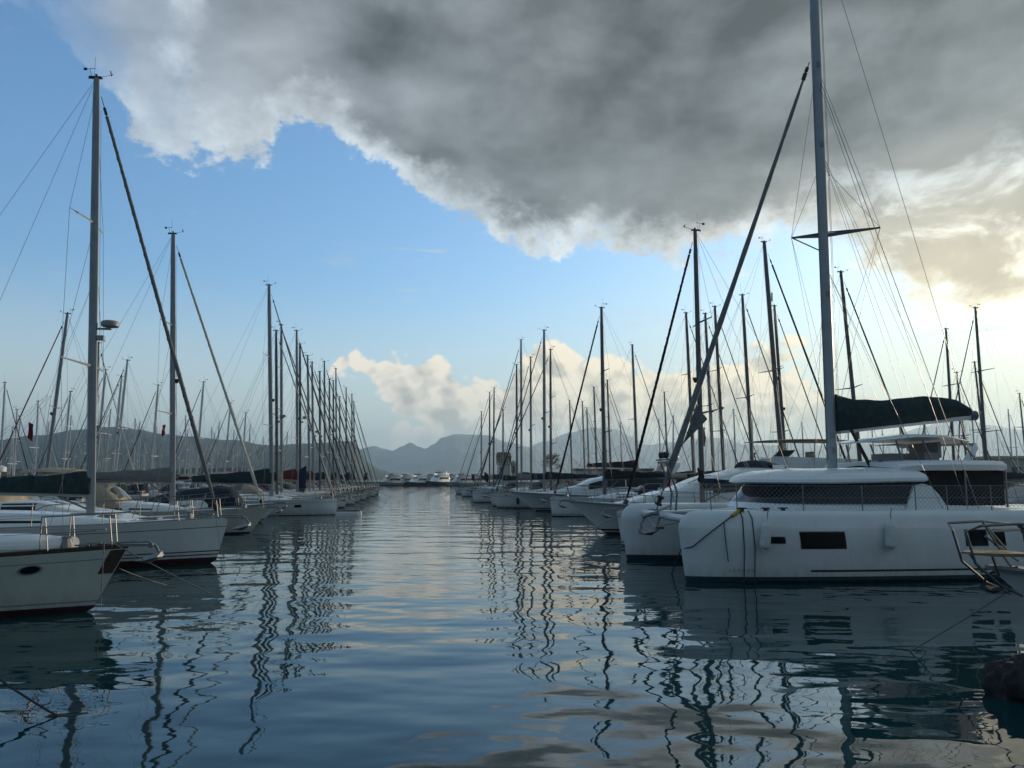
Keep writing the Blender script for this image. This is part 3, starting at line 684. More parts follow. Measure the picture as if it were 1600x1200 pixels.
    if detail > 0 and g('rail', True):
        rl = MB(); hp = g('railh', .62); u0, u1 = g('railu', (.42, .985)); tops = {1: [], -1: []}
        n = 9
        for s_ in (1, -1):
            e0 = H.edge(u0, u1, n, .0, .06, s_)
            for i, p in enumerate(e0):
                k = min(1, i / 2.0) if i < 2 else 1
                t_ = Vector(p) + Vector((.10 + .25 * i / n * g('raillean', .5), 0, hp * max(.08, k) + .12 * i / n)); tops[s_].append(t_)
                if i > 0: rl.tube([p, t_], .013, 5)
        nose = [Vector((L / 2 + .18, 0, H.F + hp + .15))]
        rl.tube(tops[1] + nose + tops[-1][::-1], .016, 6); rl.build('bow_rail', STEEL, root)
    if g('anchor', True) and detail > 0:
        ro = MB().box((L / 2 + .02, 0, F - .03), (.7, .16, .06)).build('bow_roller', STEEL, root); a_ = anchor_mesh(.8).build('anchor', GALV, root); a_.location = (L / 2 + .2, 0, F - .02)
    return root, H, dict(zd=zd, hbx=hbx, sup=sup)

# ------------------------------------------------------------------ sailing catamaran
def catamaran(loc, rz):
    root = empty('sailing_catamaran', loc, rz, 'big white catamaran with long dark side windows and dark green boom cover, moored bow-out', 'catamaran')
    L, HS, F = 12.8, 2.67, 1.72
    class CH(Hull):
        def sheer(s, u): return F * (.985 + .015 * u)
        def xb(s, q):
            if q < 0: return L / 2 - .15 + q * .3
            if q <= .74: return L / 2 - .15 * (1 - q / .74)
            return L / 2 - .50 * (1 - math.sqrt(max(0, 1 - ((q - .74) / .26) ** 2)))
        def hb(s, u, q):
            p = 3.4 if q > .6 else 2.4 + q * 1.6
            f = (1 - .12 * ((s.um - u) / s.um) ** 2) if u < s.um else (1 - ((u - s.um) / (1 - s.um)) ** p) ** .72
            k = .80 + .20 * min(1, max(0, q) / .55) if q >= 0 else .8 * max(.05, 1 + q)
            if q > .76: k -= .10 * (q - .76) / .24 + (.10 * max(0, (q - .93) / .07) ** 2)
            return .80 * f * k
    H = CH(L, 1.6, F, um=.5)
    lv = [-.9, -.3, .03, .085, .15, .18, .3, .45, .6, .70, .755, .765, .80, .85, .90, .94, .97, .99, 1.0]
    hulls = {}
    for sg in (1, -1):
        n = 40; us = [1 - (1 - i / n) ** 1.7 for i in range(n + 1)]; mb = MB()
        for s_ in (1, -1):
            o = len(mb.v); nv = len(lv)
            for u in us:
                for q in lv:
                    x, y, z = H.pt(u, q, s_); mb.v.append((x, y + sg * HS, z))
            for i in range(n):
                for j in range(nv - 1):
                    a = o + i * nv + j; mb.f.append((a, a + nv, a + nv + 1, a + 1)); mb.m.append(1 if j < 3 else (2 if j == 4 and .06 < us[i] < .76 else 0))
        # top and stern
        for i in range(n):
            a, b = us[i], us[i + 1]; P4 = [H.pt(a, 1, 1), H.pt(b, 1, 1), H.pt(b, 1, -1), H.pt(a, 1, -1)]; mb.add([(x, y + sg * HS, z) for x, y, z in P4], [(0, 1, 2, 3)])
        r1 = [H.pt(0, q, 1) for q in lv]; r2 = [H.pt(0, q, -1) for q in lv]
        for j in range(nv - 1): mb.add([(x, y + sg * HS, z) for x, y, z in (r1[j], r1[j + 1], r2[j + 1], r2[j])], [(0, 1, 2, 3)], 1 if j < 3 else 0)
        hulls[sg] = mb.build('hull', [WHITE, TEALB, STRIPE], root, sharp=26)
    fn = lambda s_: (lambda u, q: (lambda p: (p[0], p[1] + s_ * HS, p[2]))(H.pt(u, q, s_)))
    def win(s_, x0, x1, z0, z1, nm='hull_window'):
        q0, q1 = z0 / F, z1 / F; patch(fn(s_), H.u_at(x0 - .025, q0), H.u_at(x1 + .025, q0), q0 - .014, q1 + .014, .004, 6, 2, centre=(0, s_ * HS, .8)).build('window_frame', RUB, hulls[s_]); patch(fn(s_), H.u_at(x0, q0), H.u_at(x1, q0), q0, q1, .007, 6, 2, centre=(0, s_ * HS, .8)).build(nm, GLASS, hulls[s_])
    for s_ in (1, -1):
        win(s_, 2.5, 3.58, .84, 1.21); win(s_, 4.0, 4.34, .97, 1.09, 'porthole'); win(s_, -1.2, -.65, .88, 1.24); win(s_, -1.68, -1.4, .88, 1.24); win(s_, -2.5, -2.2, .98, 1.13, 'porthole')
    # lettering low on the bow
    for s_ in (1,):
        p = Vector(fn(s_)(H.u_at(5.28, .16), .16)); p2 = Vector(fn(s_)(H.u_at(4.7, .16), .16))
        cu = bpy.data.curves.new('hull_lettering', 'FONT'); cu.body = "LAGOON"; cu.size = .085; cu.extrude = .002; cu.space_character = 2.2; cu.materials.append(BRONZE)
        tt = bpy.data.objects.new('hull_lettering', cu); COL.objects.link(tt); bpy.context.view_layer.update(); me_ = bpy.data.meshes.new_from_object(tt); bpy.data.objects.remove(tt); me_.name = 'hull_lettering'
        t = bpy.data.objects.new('hull_lettering', me_); COL.objects.link(t); t.parent = root
        ex = (p2 - p).normalized(); ez = Vector((0, 0, 1)); ez = (ez - ex * ez.dot(ex)).normalized(); ey = ez.cross(ex)
        m = Matrix((ex, ez, -ey if (-ey).y < 0 else ey)).transposed().to_4x4()
        nrm = ex.cross(ez); m = Matrix((ex, ez, nrm)).transposed().to_4x4(); m.translation = p + nrm * .02; t.matrix_local = m
    # bridge deck, nacelle, foredeck, crossbeam, trampoline
    bd = MB(); rings = []
    for x, zl in ((-6.0, 1.0), (-5.4, .75), (2.0, .75), (3.0, .85), (3.6, 1.25), (3.75, 1.55)):
        rings.append([(x, -2.3, zl), (x, 2.3, zl), (x, 2.3, 1.64), (x, 1.2, 1.70), (x, -1.2, 1.70), (x, -2.3, 1.64)])
    bd.loft(rings).build('bridge_deck', WHITE, root)
    MB().tube([(5.75, -2.75, 1.42), (5.85, -1.3, 1.45), (5.9, 0, 1.46), (5.85, 1.3, 1.45), (5.75, 2.75, 1.42)], .10, 12).build('crossbeam', ALUW, root)
    tr = MB()
    for y0, y1 in ((-2.0, -.25), (.25, 2.0)):
        for i in range(13): tr.tube([(3.7 + i * .165, y0, 1.55), (3.7 + i * .165, y1, 1.55)], .012, 3)
        for i in range(9): y = lerp(y0, y1, i / 8); tr.tube([(3.7, y, 1.553), (5.75, y, 1.553)], .012, 3)
    tr.build('trampoline', CGREY, root)
    MB().loft([[(x, -.22, z), (x, .22, z), (x, .2, z + .16), (x, -.2, z + .16)] for x, z in ((3.6, 1.5), (5.2, 1.46), (6.05, 1.44))]).build('bowsprit_beam', WHITE, root)
    br = MB(); br.tube([(6.0, 0, 1.5), (6.25, 0, 1.52), (6.5, 0, 1.42)], .05, 8)
    for s_ in (1, -1): br.tube([(6.15, 0, 1.15), (5.95, s_ * 1.3, 1.34), (5.8, s_ * 2.6, 1.42)], .012, 4)
    br.tube([(6.0, 0, 1.46), (6.12, 0, 1.14), (5.9, 0, 1.12)], .04, 6); br.build('bow_roller', STEEL, root)
    an = anchor_mesh(1.15).build('anchor', GALV, root); an.location = (6.45, 0, 1.36); an.rotation_euler = (0, R(24), 0)
    # upright folded gangway on the bow
    gw = MB()
    for y in (-.30, .16): gw.tube([(5.6, y, 1.55), (5.55, y + .02, 2.1), (5.62, y, 2.35), (5.85, y - .02, 2.98)], .028, 6)
    for z, x in ((2.5, 5.68), (2.95, 5.84)): gw.box((x, -.07, z), (.05, .95 if z > 2.7 else .5, .05))
    gw.box((5.86, -.07, 3.02), (.1, .95, .04)); gwo = gw.build('folded_gangway', STEEL, root)
    for y in (-.25, .1): MB().tube([(5.83, y, 3.06), (5.83, y, 3.10), (5.83, y, 3.2), (5.83, y, 3.24)], [.04, .09, .09, .05], 10).build('deck_lamp', RUB, gwo)
    MB().box((5.63, -.30, 2.42), (.08, .08, .26)).build('red_wrapping', FLAGR, gwo)
    # cabin
    def plan(a, k=1.0, fx=3.45, bx=-.65, w=2.28, e=3.0):
        """half outline of the saloon from the front centre (a=0) to the stern corner (a=1)"""
        th = a * math.pi / 2; c, s_ = math.cos(th), math.sin(th)
        x = bx + (fx - bx) * max(0, c) ** (2 / e) * k; y = w * max(0, s_) ** (2 / e) * (1 if k >= 1 else lerp(k, 1, .6))
        return x, y
    def wall(z0, z1, k0, k1, off=0.0, n=28):
        mb = MB(); A = [i / n for i in range(n + 1)]
        full = [(plan(a), 1) for a in A[::-1]] + [(plan(a), -1) for a in A[1:]]
        lo = [((x - .0) * 1.0 + (0 if x < -.6 else k0 * (x + .65) / 4.1), s_ * (y + off), z0) for (x, y), s_ in full]
        hi = [((x) + (0 if x < -.6 else k1 * (x + .65) / 4.1), s_ * (y + off - .10), z1) for (x, y), s_ in full]
        return mb.loft([lo, hi], True, True)
    wall(1.62, 1.84, .35, .20, .05).build('cabin', WHITE, root, sharp=40)
    wall(1.841, 2.36, .18, -.25).build('saloon_window', GLASS, root, sharp=40)
    mu = MB()
    for a in (.36, .60, .80):
        for s_ in (1, -1):
            x, y = plan(a); mu.tube([(x + .15 * (x + .65) / 4.1, s_ * (y + .01), 1.84), (x - .22 * (x + .65) / 4.1, s_ * (y - .09), 2.36)], .022, 5)
    mu.build('window_mullion', RUB, root)
    rf = MB(); rings = []
    def rplan(k, dx_=0.0, n=24, e=2.9):
        A = [i / n for i in range(n + 1)]; out = []
        for sgn, seq in ((1, A[::-1]), (-1, A[1:])):
            for a in seq: x, y = plan(a, 1.0, 3.66, -.5, 2.36, e); out.append((lerp(1.2, x, k) + dx_, sgn * y * k))
        return out
    for k, z, dx_ in ((.97, 2.36, .0), (1.0, 2.40, .0), (1.0, 2.47, -.02), (.965, 2.555, -.05), (.90, 2.64, -.09), (.76, 2.72, -.12), (.45, 2.77, -.14)):
        rings.append([(x, y, z + .05 * max(0, min(1, (2.0 - x) / 2.5))) for x, y in rplan(k, dx_)])
    rf.loft(rings).build('coachroof', WHITE, root, sharp=30)
    for s_ in (1, -1): MB().tube([(2.6, s_ * 1.1, 2.70), (0.9, s_ * 1.25, 2.76), (-.9, s_ * 1.3, 2.78)], .018, 5).build('roof_grab_rail', STEEL, root)
    for s_ in (1, -1):
        o_ = [(.18, 1.66), (-1.05, 1.66), (-.80, 2.10), (-.62, 2.30), (-.40, 2.36), (-.16, 2.32)]
        a = [(x, s_ * (2.37 - .12 * (z - 1.66)), z) for x, z in o_]; b = [(x, s_ * (2.19 - .12 * (z - 1.66)), z) for x, z in o_]
        MB().loft([a, b]).build('side_fin', WHITE, root)
    # cockpit: coaming, hard top, enclosure, helm top
    for s_ in (1, -1): MB().loft([[(x, s_ * 2.36, 1.6), (x, s_ * 2.30, z), (x, s_ * 2.02, z), (x, s_ * 2.0, 1.6)] for x, z in ((-.9, 1.80), (-2.2, 1.77), (-2.5, 1.72), (-3.4, 1.70), (-5.9, 1.62))]).build('cockpit_coaming', WHITE, root)
    hts = []
    for i, (x, w, z) in enumerate(((.0, 1.9, 2.92), (-.4, 2.0, 2.96), (-1.6, 2.02, 2.99), (-2.7, 2.0, 2.98), (-3.15, 1.9, 2.96))):
        arch = .30 if i in (2,) else .26
        hts.append([(x, -w, z - .26), (x, -w - .04, z - .12), (x, -w + .12, z), (x, 0, z + .06), (x, w - .12, z), (x, w + .04, z - .12), (x, w, z - .26), (x, w - .3, z - .14), (x, 0, z - .05), (x, -w + .3, z - .14)])
    MB().loft(hts).build('cockpit_hardtop', WHITE, root, sharp=45)
    for s_ in (1, -1): MB().box((-1.8, s_ * 1.86, 2.24), (2.5, .02, .94)).build('cockpit_screen', CBLACK, root)
    MB().box((-3.07, 0, 2.24), (.02, 3.7, .94)).build('cockpit_screen', CBLACK, root)
    for s_ in (1, -1):
        for x in (-1.9, -3.1): MB().tube([(x, s_ * 1.9, 1.72), (x, s_ * 1.9, 2.74)], .03, 8).build('hardtop_post', STEEL, root)
    ht = []
    for x, w, z, t in ((.35, 1.0, 3.50, .03), (.1, 1.35, 3.54, .07), (-.9, 1.5, 3.64, .11), (-1.9, 1.45, 3.62, .10), (-2.75, 1.1, 3.54, .05), (-2.9, .85, 3.52, .03)):
        ht.append([(x, -w, z), (x, -w * .9, z + t * .7), (x, 0, z + t), (x, w * .9, z + t * .7), (x, w, z), (x, w * .9, z - t * .3), (x, 0, z - t * .2), (x, -w * .9, z - t * .3)])
    hto = MB().loft(ht).build('helm_top', WHITE, root, sharp=50)
    for s_ in (1, -1):
        for x0, x1 in ((-.4, -.55), (-1.2, -1.45), (-2.35, -2.85)): MB().tube([(x0, s_ * 1.25, 3.54), (x1, s_ * 1.3, 2.86)], .028, 6).build('top_strut', STEEL, hto)
    hc = MB(); hc.box((-.75, .25, 2.98), (.4, .9, .45)); hc.box((-1.7, .25, 3.05), (.45, 1.3, .35)); hc.box((-1.95, .25, 3.3), (.1, 1.3, .45)); hc.build('helm_seat', PLASTG, root)
    for y, z in ((.95, 2.74), (.4, 2.76)):
        MB().tube([(-.1, y, z), (-.1, y, z + .12), (-.1, y, z + .18), (-.1, y, z + .26)], [.09, .085, .05, .07], 10).build('winch', STEEL, root)
    # mast and rig
    mx, zb, zt, mr = .80, 2.74, 20.6, .012
    mp = lambda z: Vector((mx - (z - zb) * mr, 0, z))
    mast = MB().tube([mp(zb), mp(12), mp(18), mp(zt)], [.155, .155, .14, .11], 14, squash=.72).build('mast', ALUC, root)
    fi = MB()
    for z in (3.3, 3.75, 7.95, 12.6, 15.2): fi.box(mp(z) + Vector((0, .115, 0)), (.10, .03, .16))
    fi.build('mast_fitting', PLASTG, mast)
    zs = 9.75; w = 1.55; spd = MB(); wires = MB(); tips = {}
    for s_ in (1, -1):
        tp = mp(zs) + (Vector((-1.45, .62, .12)) if s_ > 0 else Vector((.80, -.42, .05))); tips[s_] = tp; spd.tube([mp(zs), tp], [.055, .03], 8, squash=.6)
        spd.tube([mp(zs - .45) + Vector((.15, 0, 0)), tips[s_]], .02, 5) if s_ < 0 else None
        spd.tube([tp, mp(zs + .12) + Vector((-.1, 0, 0))], .022, 5)
    spd.tube([tips[1], tips[1].lerp(tips[-1], .5) + Vector((-.02, 0, 0)), tips[-1]], .018, 5)
    spd.build('spreader', ALUD, mast)
    for s_ in (1, -1):
        ch = Vector((-1.15, s_ * 3.3, 1.75)); fo = mp(15.0)
        wires.tube([ch, fo], .010, 5); wires.tube([ch + Vector((.3, 0, 0)), mp(14.8)], .008, 4)
        wires.tube([ch + Vector((.9, -s_ * .1, 0)), mp(8.9)], .008, 4)
        wires.tube([mp(15.2), tips[s_], mp(3.6)], .008, 4); wires.tube([mp(12.0), tips[s_]], .007, 4); wires.tube([tips[s_], mp(5.2)], .006, 4)
    for dx_, z0, z1 in ((.21, 3, 17), (-.2, 3, 20.4), (-.24, 3, 19), (.19, 3, 14.5)): wires.tube([mp(z0) + Vector((dx_, .08, 0)), mp(z1) + Vector((dx_ * .9, .06, 0))], .008, 4)
    wires.build('rigging_wire', WIRE, root)
    fa, fb = Vector((6.1, 0, 1.62)), mp(15.3) + Vector((.24, 0, 0)); d = fb - fa; k_ = 18; fm = MB()
    fm.tube([fa + d * (.04 + .92 * i / k_) for i in range(k_ + 1)], [.03] + [.088 - .045 * (i / k_) + .006 * ((i * 5) % 3) for i in range(1, k_)] + [.03], 10)
    fso = fm.build('furled_headsail', CGREY, root); fd = MB().tube([fa, fb], .016, 5); fd.tube([fa + d.normalized() * k for k in (.13, .15, .20, .22, .33, .35, .40, .42)], [.05, .105, .105, .06, .06, .105, .105, .05], 16); fd.tube([fa + d * .958, fa + d * .972], .07, 8); fd.tube([fa + d * .978, fa + d * .986], .06, 8); fd.build('furling_drum', RUB, fso)
    pd = fa + d * .13
    pf = MB().grid(lambda a, b: tuple(pd + d * (.09 * b) + Vector((-.10 - .30 * a * b, .07 * math.sin(5 * a + 3 * b), -.45 * a * b))), 6, 8); pf.build('loose_sail_clew', CGREY, fso)
    # boom bag
    gn, be = mp(3.90) + Vector((-.16, 0, 0)), Vector((-3.62, 0, 4.36)); boom = MB().tube([gn, be + Vector((-.12, 0, .01))], .125, 10, squash=.7).build('boom', ALUW, root); rings = []; from mathutils import noise as mn
    top = [(0, 1.02), (.05, .90), (.14, .80), (.28, .70), (.42, .66), (.55, .68), (.68, .66), (.82, .56), (.93, .44), (1.0, .22)]
    for i in range(49):
        t = i / 48; h = [lerp(a[1], b[1], (t - a[0]) / (b[0] - a[0])) for a, b in zip(top, top[1:]) if a[0] <= t <= b[0]][0]; h += .018 * math.sin(t * 31) * (1 - t)
        p = gn.lerp(be, t); w = .30 * (1 - .35 * t)
        rings.append([p + Vector((.02, w * y * (1 + .13 * mn.noise(Vector((t * 7 + z * 2.5, z * 3, y))) + .10 * mn.noise(Vector((t * 21 + z * 6, z * 5, y * 2)))), h * z + .06 - .10 * (z == 0))) for y, z in ((-.35, 0), (.35, 0), (.85, .18), (1, .38), (.72, .68), (.25, .93), (0, 1), (-.25, .93), (-.72, .68), (-1, .38), (-.85, .18))])
    MB().loft(rings).build('sail_cover', CTEAL, boom, sharp=60)
    MB().tube([be + Vector((-.02, 0, .0)), be + Vector((-.22, 0, .01))], .15, 10).build('boom_end', ALUD, boom)
    lj = MB(); 
    for s_ in (1, -1):
        lj.tube([mp(8.9), gn.lerp(be, .35) + Vector((0, s_ * .24, .75)), ], .006, 4); lj.tube([mp(12.5), gn.lerp(be, .75) + Vector((0, s_ * .2, .62))], .006, 4); lj.tube([mp(12.5), gn.lerp(be, .55) + Vector((0, s_ * .2, .66))], .006, 4)
    lj.tube([be, mp(20.4) + Vector((-.15, 0, 0))], .009, 4); lj.tube([be + Vector((.3, 0, -.1)), (-3.4, .3, 3.0)], .02, 5); lj.tube([be + Vector((.3, 0, -.1)), (-3.4, -.3, 3.0)], .02, 5)
    lj.build('boom_tackle', WIRE, boom)
    st = MB(); st.tube([(-.05, .55, 2.8), (.36, .33, 3.9)], .05, 6); st.build('boom_strut', RUB, boom)
    # guard rails with netting
    for s_ in (1, -1):
        gr = MB(); ye = lambda x: s_ * (HS + H.hb(H.u_at(x), 1) - .06); xs_ = (5.0, 3.4, 1.9, .5, -.35, -1.55, -3.2, -4.8)
        for i, x in enumerate(xs_):
            gr.tube([(x, ye(x), 1.70), (x, ye(x), 2.33)], .014, 6)
        for a, b in zip(xs_, xs_[1:]):
            for z in (2.32, 2.02): gr.tube([(a, ye(a), z), (b, ye(b), z)], .005, 4)
        gr.tube([(5.0, ye(5.0), 2.33), (5.5, ye(5.5), 2.33), (5.62, ye(5.55), 2.25), (5.6, ye(5.5), 1.72)], .014, 6)
        gr.build('guard_rail', STEEL, root)
        nm = MB(); x = 4.9; pitch = .115; hn = .56
        nx = int((4.9 + 4.7) / pitch)
        for i in range(-5, nx):
            for dr in (1, -1):
                x0 = 4.9 - i * pitch; pts = []
                for k in range(2):
                    xx = x0 - (dr * k * hn if dr > 0 else -k * hn) * 1.0
                    pts.append((xx, 1.75 + hn * k))
                (xa_, za_), (xb_, zb_) = pts
                if min(xa_, xb_) < -4.8 or max(xa_, xb_) > 4.98: continue
                nm.tube([(xa_, ye(xa_) + s_ * .012 * dr, za_), (xb_, ye(xb_) + s_ * .012 * dr, zb_)], .0034, 3)
        no = nm.build('guard_netting', NET, root)
    for x in (4.95, 4.35, 3.9):
        MB().tube([(x - .12, HS + .45, 1.78), (x + .12, HS + .45, 1.78)], .018, 6).box((x, HS + .45, 1.74), (.1, .04, .08)).build('cleat', RUB, root)
    return root, H, fn

# ------------------------------------------------------------------ water, hills, haze
HEAD_L, HEAD_R = R(7.0), R(187.0)
def water():
    mb = MB(); mb.add([(-9900, -2900, 0), (9900, -2900, 0), (9900, 10900, 0), (-9900, 10900, 0)], [(0, 1, 2, 3)])
    m = bpy.data.materials.new("harbour_water"); m.use_nodes = True; t = m.node_tree; b = t.nodes['Principled BSDF']
    b.inputs['Base Color'].default_value = (.0028, .031, .038, 1); b.inputs['Roughness'].default_value = .015; b.inputs['IOR'].default_value = 1.33
    c = t.nodes.new('ShaderNodeTexCoord')
    def nz(scale, sx_, sy_, det, rot=0, rough=.5):
        mp = t.nodes.new('ShaderNodeMapping'); mp.inputs['Scale'].default_value = (sx_, sy_, 1); mp.inputs['Rotation'].default_value = (0, 0, rot)
        t.links.new(c.outputs['Object'], mp.inputs[0]); n = t.nodes.new('ShaderNodeTexNoise'); n.inputs['Scale'].default_value = scale; n.inputs['Detail'].default_value = det
        n.inputs['Roughness'].default_value = rough; t.links.new(mp.outputs[0], n.inputs['Vector']); return n.outputs[0]
    def mth(op, a, b_):
        n = t.nodes.new('ShaderNodeMath'); n.operation = op
        for s_, v in zip(n.inputs, (a, b_)):
            if isinstance(v, bpy.types.NodeSocket): t.links.new(v, s_)
            else: s_.default_value = v
        return n.outputs[0]
    swell = nz(.58, .75, 1.2, 2.0, R(8), .45); chop = nz(2.3, .8, 1.2, 2.5, R(-20), .5); gust = nz(.06, 1, .6, 2, R(10))
    gm = t.nodes.new('ShaderNodeMapRange'); gm.inputs['From Min'].default_value = .38; gm.inputs['From Max'].default_value = .62; gm.inputs['To Min'].default_value = .55; gm.inputs['To Max'].default_value = 1.25
    t.links.new(gust, gm.inputs[0])
    h = mth('ADD', mth('MULTIPLY', swell, .072), mth('MULTIPLY', mth('MULTIPLY', chop, gm.outputs[0]), .0046))
    bp = t.nodes.new('ShaderNodeBump'); bp.inputs['Strength'].default_value = 1.0; bp.inputs['Distance'].default_value = 1.0
    t.links.new(h, bp.inputs['Height']); t.links.new(bp.outputs[0], b.inputs['Normal'])
    return tag(mb.build('water', m, recalc=False), kind='structure')
water()
def hillside(name, y0, pts, depth, m, seed, rough=.10, crest=.5):
    """A ridge whose skyline passes through the given points (world x from pixels at distance y0, height in metres); slopes down to the water on both sides."""
    from mathutils import noise as mn
    P = []
    for px, py in pts: p = at(px, py, y0); P.append((p.x, max(0.0, p.z)))
    x0, x1 = P[0][0], P[-1][0]; n = 260; nv = 26; mb = MB()
    def prof(x):
        for (a, ha), (b, hb_) in zip(P, P[1:]):
            if x <= b: f = (x - a) / (b - a); f = f * f * (3 - 2 * f); return lerp(ha, hb_, f)
        return P[-1][1]
    amp = max(h for _, h in P)
    def fn(a, b):
        x = lerp(x0, x1, a); v = b * 2 - 1; h = prof(x)
        s_ = max(0, 1 - abs(v)) ** .85
        y = y0 + v * depth
        k = mn.fractal(Vector((x / amp * .9 + seed, y / amp * .9, seed)), .9, 2.1, 7)
        rid = abs(mn.fractal(Vector((x / amp * .55 + seed + 9, y / amp * .35, seed)), .9, 2.1, 5))
        zz = h * s_ + amp * (rough * k * (1 if abs(v) > .02 else .35) - .25 * rid * (1 - abs(1 - 2 * s_)) ) * min(1, h / (amp * .25) + .1)
        return (x * (y / y0), y, max(zz, -.8) - (1.0 if s_ < .01 else 0))
    mb.grid(fn, n, nv)
    return tag(mb.build(name, m, recalc=False, sharp=180), kind='structure')
HILLM = mat("pine_hillside", (.050, .068, .048), .95, var=.55, vscale=.035, spec=.1)
MTN = mat("far_mountainside", (.21, .235, .25), .95, var=.3, vscale=.004, spec=.1)  # pale blue-grey base paints in part of the distance haze
hillside('hills', 2400, [(-900, 700), (-500, 655), (-200, 690), (0, 686), (60, 679), (120, 671), (165, 668), (190, 667), (215, 671), (250, 677), (300, 682), (360, 689), (420, 696), (470, 693), (500, 692), (530, 690), (550, 690), (562, 701), (575, 724), (598, 738), (618, 749)], 1000, HILLM, 3.1, .07)
hillside('headland', 2700, [(520, 749), (560, 722), (578, 726), (600, 735), (620, 746), (632, 749)], 260, HILLM, 5.2, .08)
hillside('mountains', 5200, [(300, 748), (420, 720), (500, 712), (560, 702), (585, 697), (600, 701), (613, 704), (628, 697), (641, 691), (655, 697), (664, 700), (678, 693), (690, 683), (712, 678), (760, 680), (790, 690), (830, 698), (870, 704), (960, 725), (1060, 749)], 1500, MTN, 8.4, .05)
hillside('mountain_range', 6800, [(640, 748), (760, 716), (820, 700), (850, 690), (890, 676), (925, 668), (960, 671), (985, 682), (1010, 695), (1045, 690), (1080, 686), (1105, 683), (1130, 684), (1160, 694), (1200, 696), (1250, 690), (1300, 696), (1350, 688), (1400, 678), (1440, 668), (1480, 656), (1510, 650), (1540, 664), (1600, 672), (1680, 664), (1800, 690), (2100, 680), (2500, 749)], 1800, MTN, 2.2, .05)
def haze():
    mb = MB().box((0, 4050, 297), (20000, 14100, 600)); o = mb.build('haze', [], recalc=True)
    m = bpy.data.materials.new("marine_haze"); m.use_nodes = True; t = m.node_tree
    for n in list(t.nodes): t.nodes.remove(n)
    v = t.nodes.new('ShaderNodeVolumePrincipled'); v.inputs['Color'].default_value = (.60, .81, 1.0, 1); v.inputs['Density'].default_value = 1.8e-4; v.inputs['Anisotropy'].default_value = .42
    u = t.nodes.new('ShaderNodeOutputMaterial'); t.links.new(v.outputs[0], u.inputs['Volume']); o.data.materials.append(m)
    return tag(o, kind='stuff')
haze()

# ------------------------------------------------------------------ placing boats
EL_ = lambda y: -6.1 - .119 * y
ER_ = lambda y: 6.4 - .122 * y
HV = {-1: Vector((math.cos(HEAD_L), math.sin(HEAD_L), 0)), 1: Vector((math.cos(HEAD_R), math.sin(HEAD_R), 0))}
ROWB = []
GL, GR = 'sailing boats moored bow-out along the left row', 'sailing boats moored bow-out along the right row'
def row_sail(side, yb, base, top, label, bow=None, L=None, **kw):
    h = HV[side]; bx = (bow - 800) / FPX * (yb * CP - 1.2 * SP) if bow is not None else (EL_(yb) if side < 0 else ER_(yb))
    k = (base - 800) / FPX
    J = (k * (yb * CP - SP) - bx) / (k * h.y * CP - h.x)
    J = max(2.2, J); ym = yb - h.y * J; T = at(top[0], top[1], ym); mh = T.z
    L = L or max(8.5, min(15, mh * .76)); xb = bx - h.x * J
    mr = max(-.004, min(.05, -(T.x - xb) * (1 if h.x > 0 else -1) / (mh - 1.5)))
    c = Vector((bx, yb, 0)) - h * (L / 2)
    P = dict(L=L, B=.315 * L if L > 9 else .33 * L, F=.07 * L + .42, mx=L / 2 - J, mh=mh, mrake=mr); P.update(kw)
    det = P.pop('detail', 1); grp = P.pop('group', GL if side < 0 else GR)
    ROWB.append((side, c.copy(), L, P['B'], P['F'], Vector((bx, yb, 0))))
    return sailboat((c.x, c.y, 0), HEAD_L if side < 0 else HEAD_R, label, grp, P, det)
# --- left row, near to far
row_sail(-1, 15.0, -330, (-340, -260), 'cream hulled yacht with round portholes and dark stem band, nearest boat in the left row', bow=203, L=12.5, B=3.7, F=1.23, sheer=.16, rake=.62, flare=.10, hull=CREAM, bottom=RED, stripe=BRONZE,
         rub=TEAKD, boot=.10, cove=True, bootline=True, ports=[(4.75, .72), (3.75, .70), (2.75, .69), (1.4, .68)], round=True, pw=.15, ph=.075, canvas=CNAVY, hood=CBEIGE, detail=2, railh=.62, anch=.9, power=2.0, toe=TEAKD, cab_f=2.2, nofurl=True, stemband=True)
row_sail(-1, 23.3, 142, (140, 124), 'white yacht with maroon bottom, dark boom cover and a grey radar on its mast', bow=358, L=12.4, B=3.9, F=1.34, rake=.34, hull=WHITE, bottom=RED, stripe=STRIPE, twostripe=True, boot=.14,
         radar=7.15, canvas=CTEAL, hood=None, furl=CGREY, mr=.125, ch=.62, gz=.62, nsp=2, detail=2, fr=.07, bl=4.6, cab_h=.38, mastm=ALU, power=2.5)
row_sail(-1, 36.0, 270, (272, 366), 'cream yacht with raked bow, beige spray hood and a red flag at the mast', bow=422, L=11.6, B=3.6, F=1.16, rake=.85, hull=CREAM, hood=CBEIGE, hoodh=.9, canvas=CGREY, bottom=BLACKB, cove=False, bootline=False,
         detail=2, mr=.125, fr=.075, furl=SAILW, flags=[((.9, .2, 5.0), (.18, .5), FLAGR)], bimini=CBEIGE, anch=.7)
row_sail(-1, 54.0, 425, (415, 446), 'white plumb-bowed sloop with one dark rectangular hull window and large dark green boom cover', bow=527, L=12.2, F=1.12, rake=.04, hull=WHITE, ports=[(3.6, .60)], pw=.22, ph=.10, canvas=CTEAL, ch=1.0, gz=.9, hood=CNAVY, furl=CGREY,
         detail=2, boot=.03, bootline=False, anchor=False, bl=5.2)
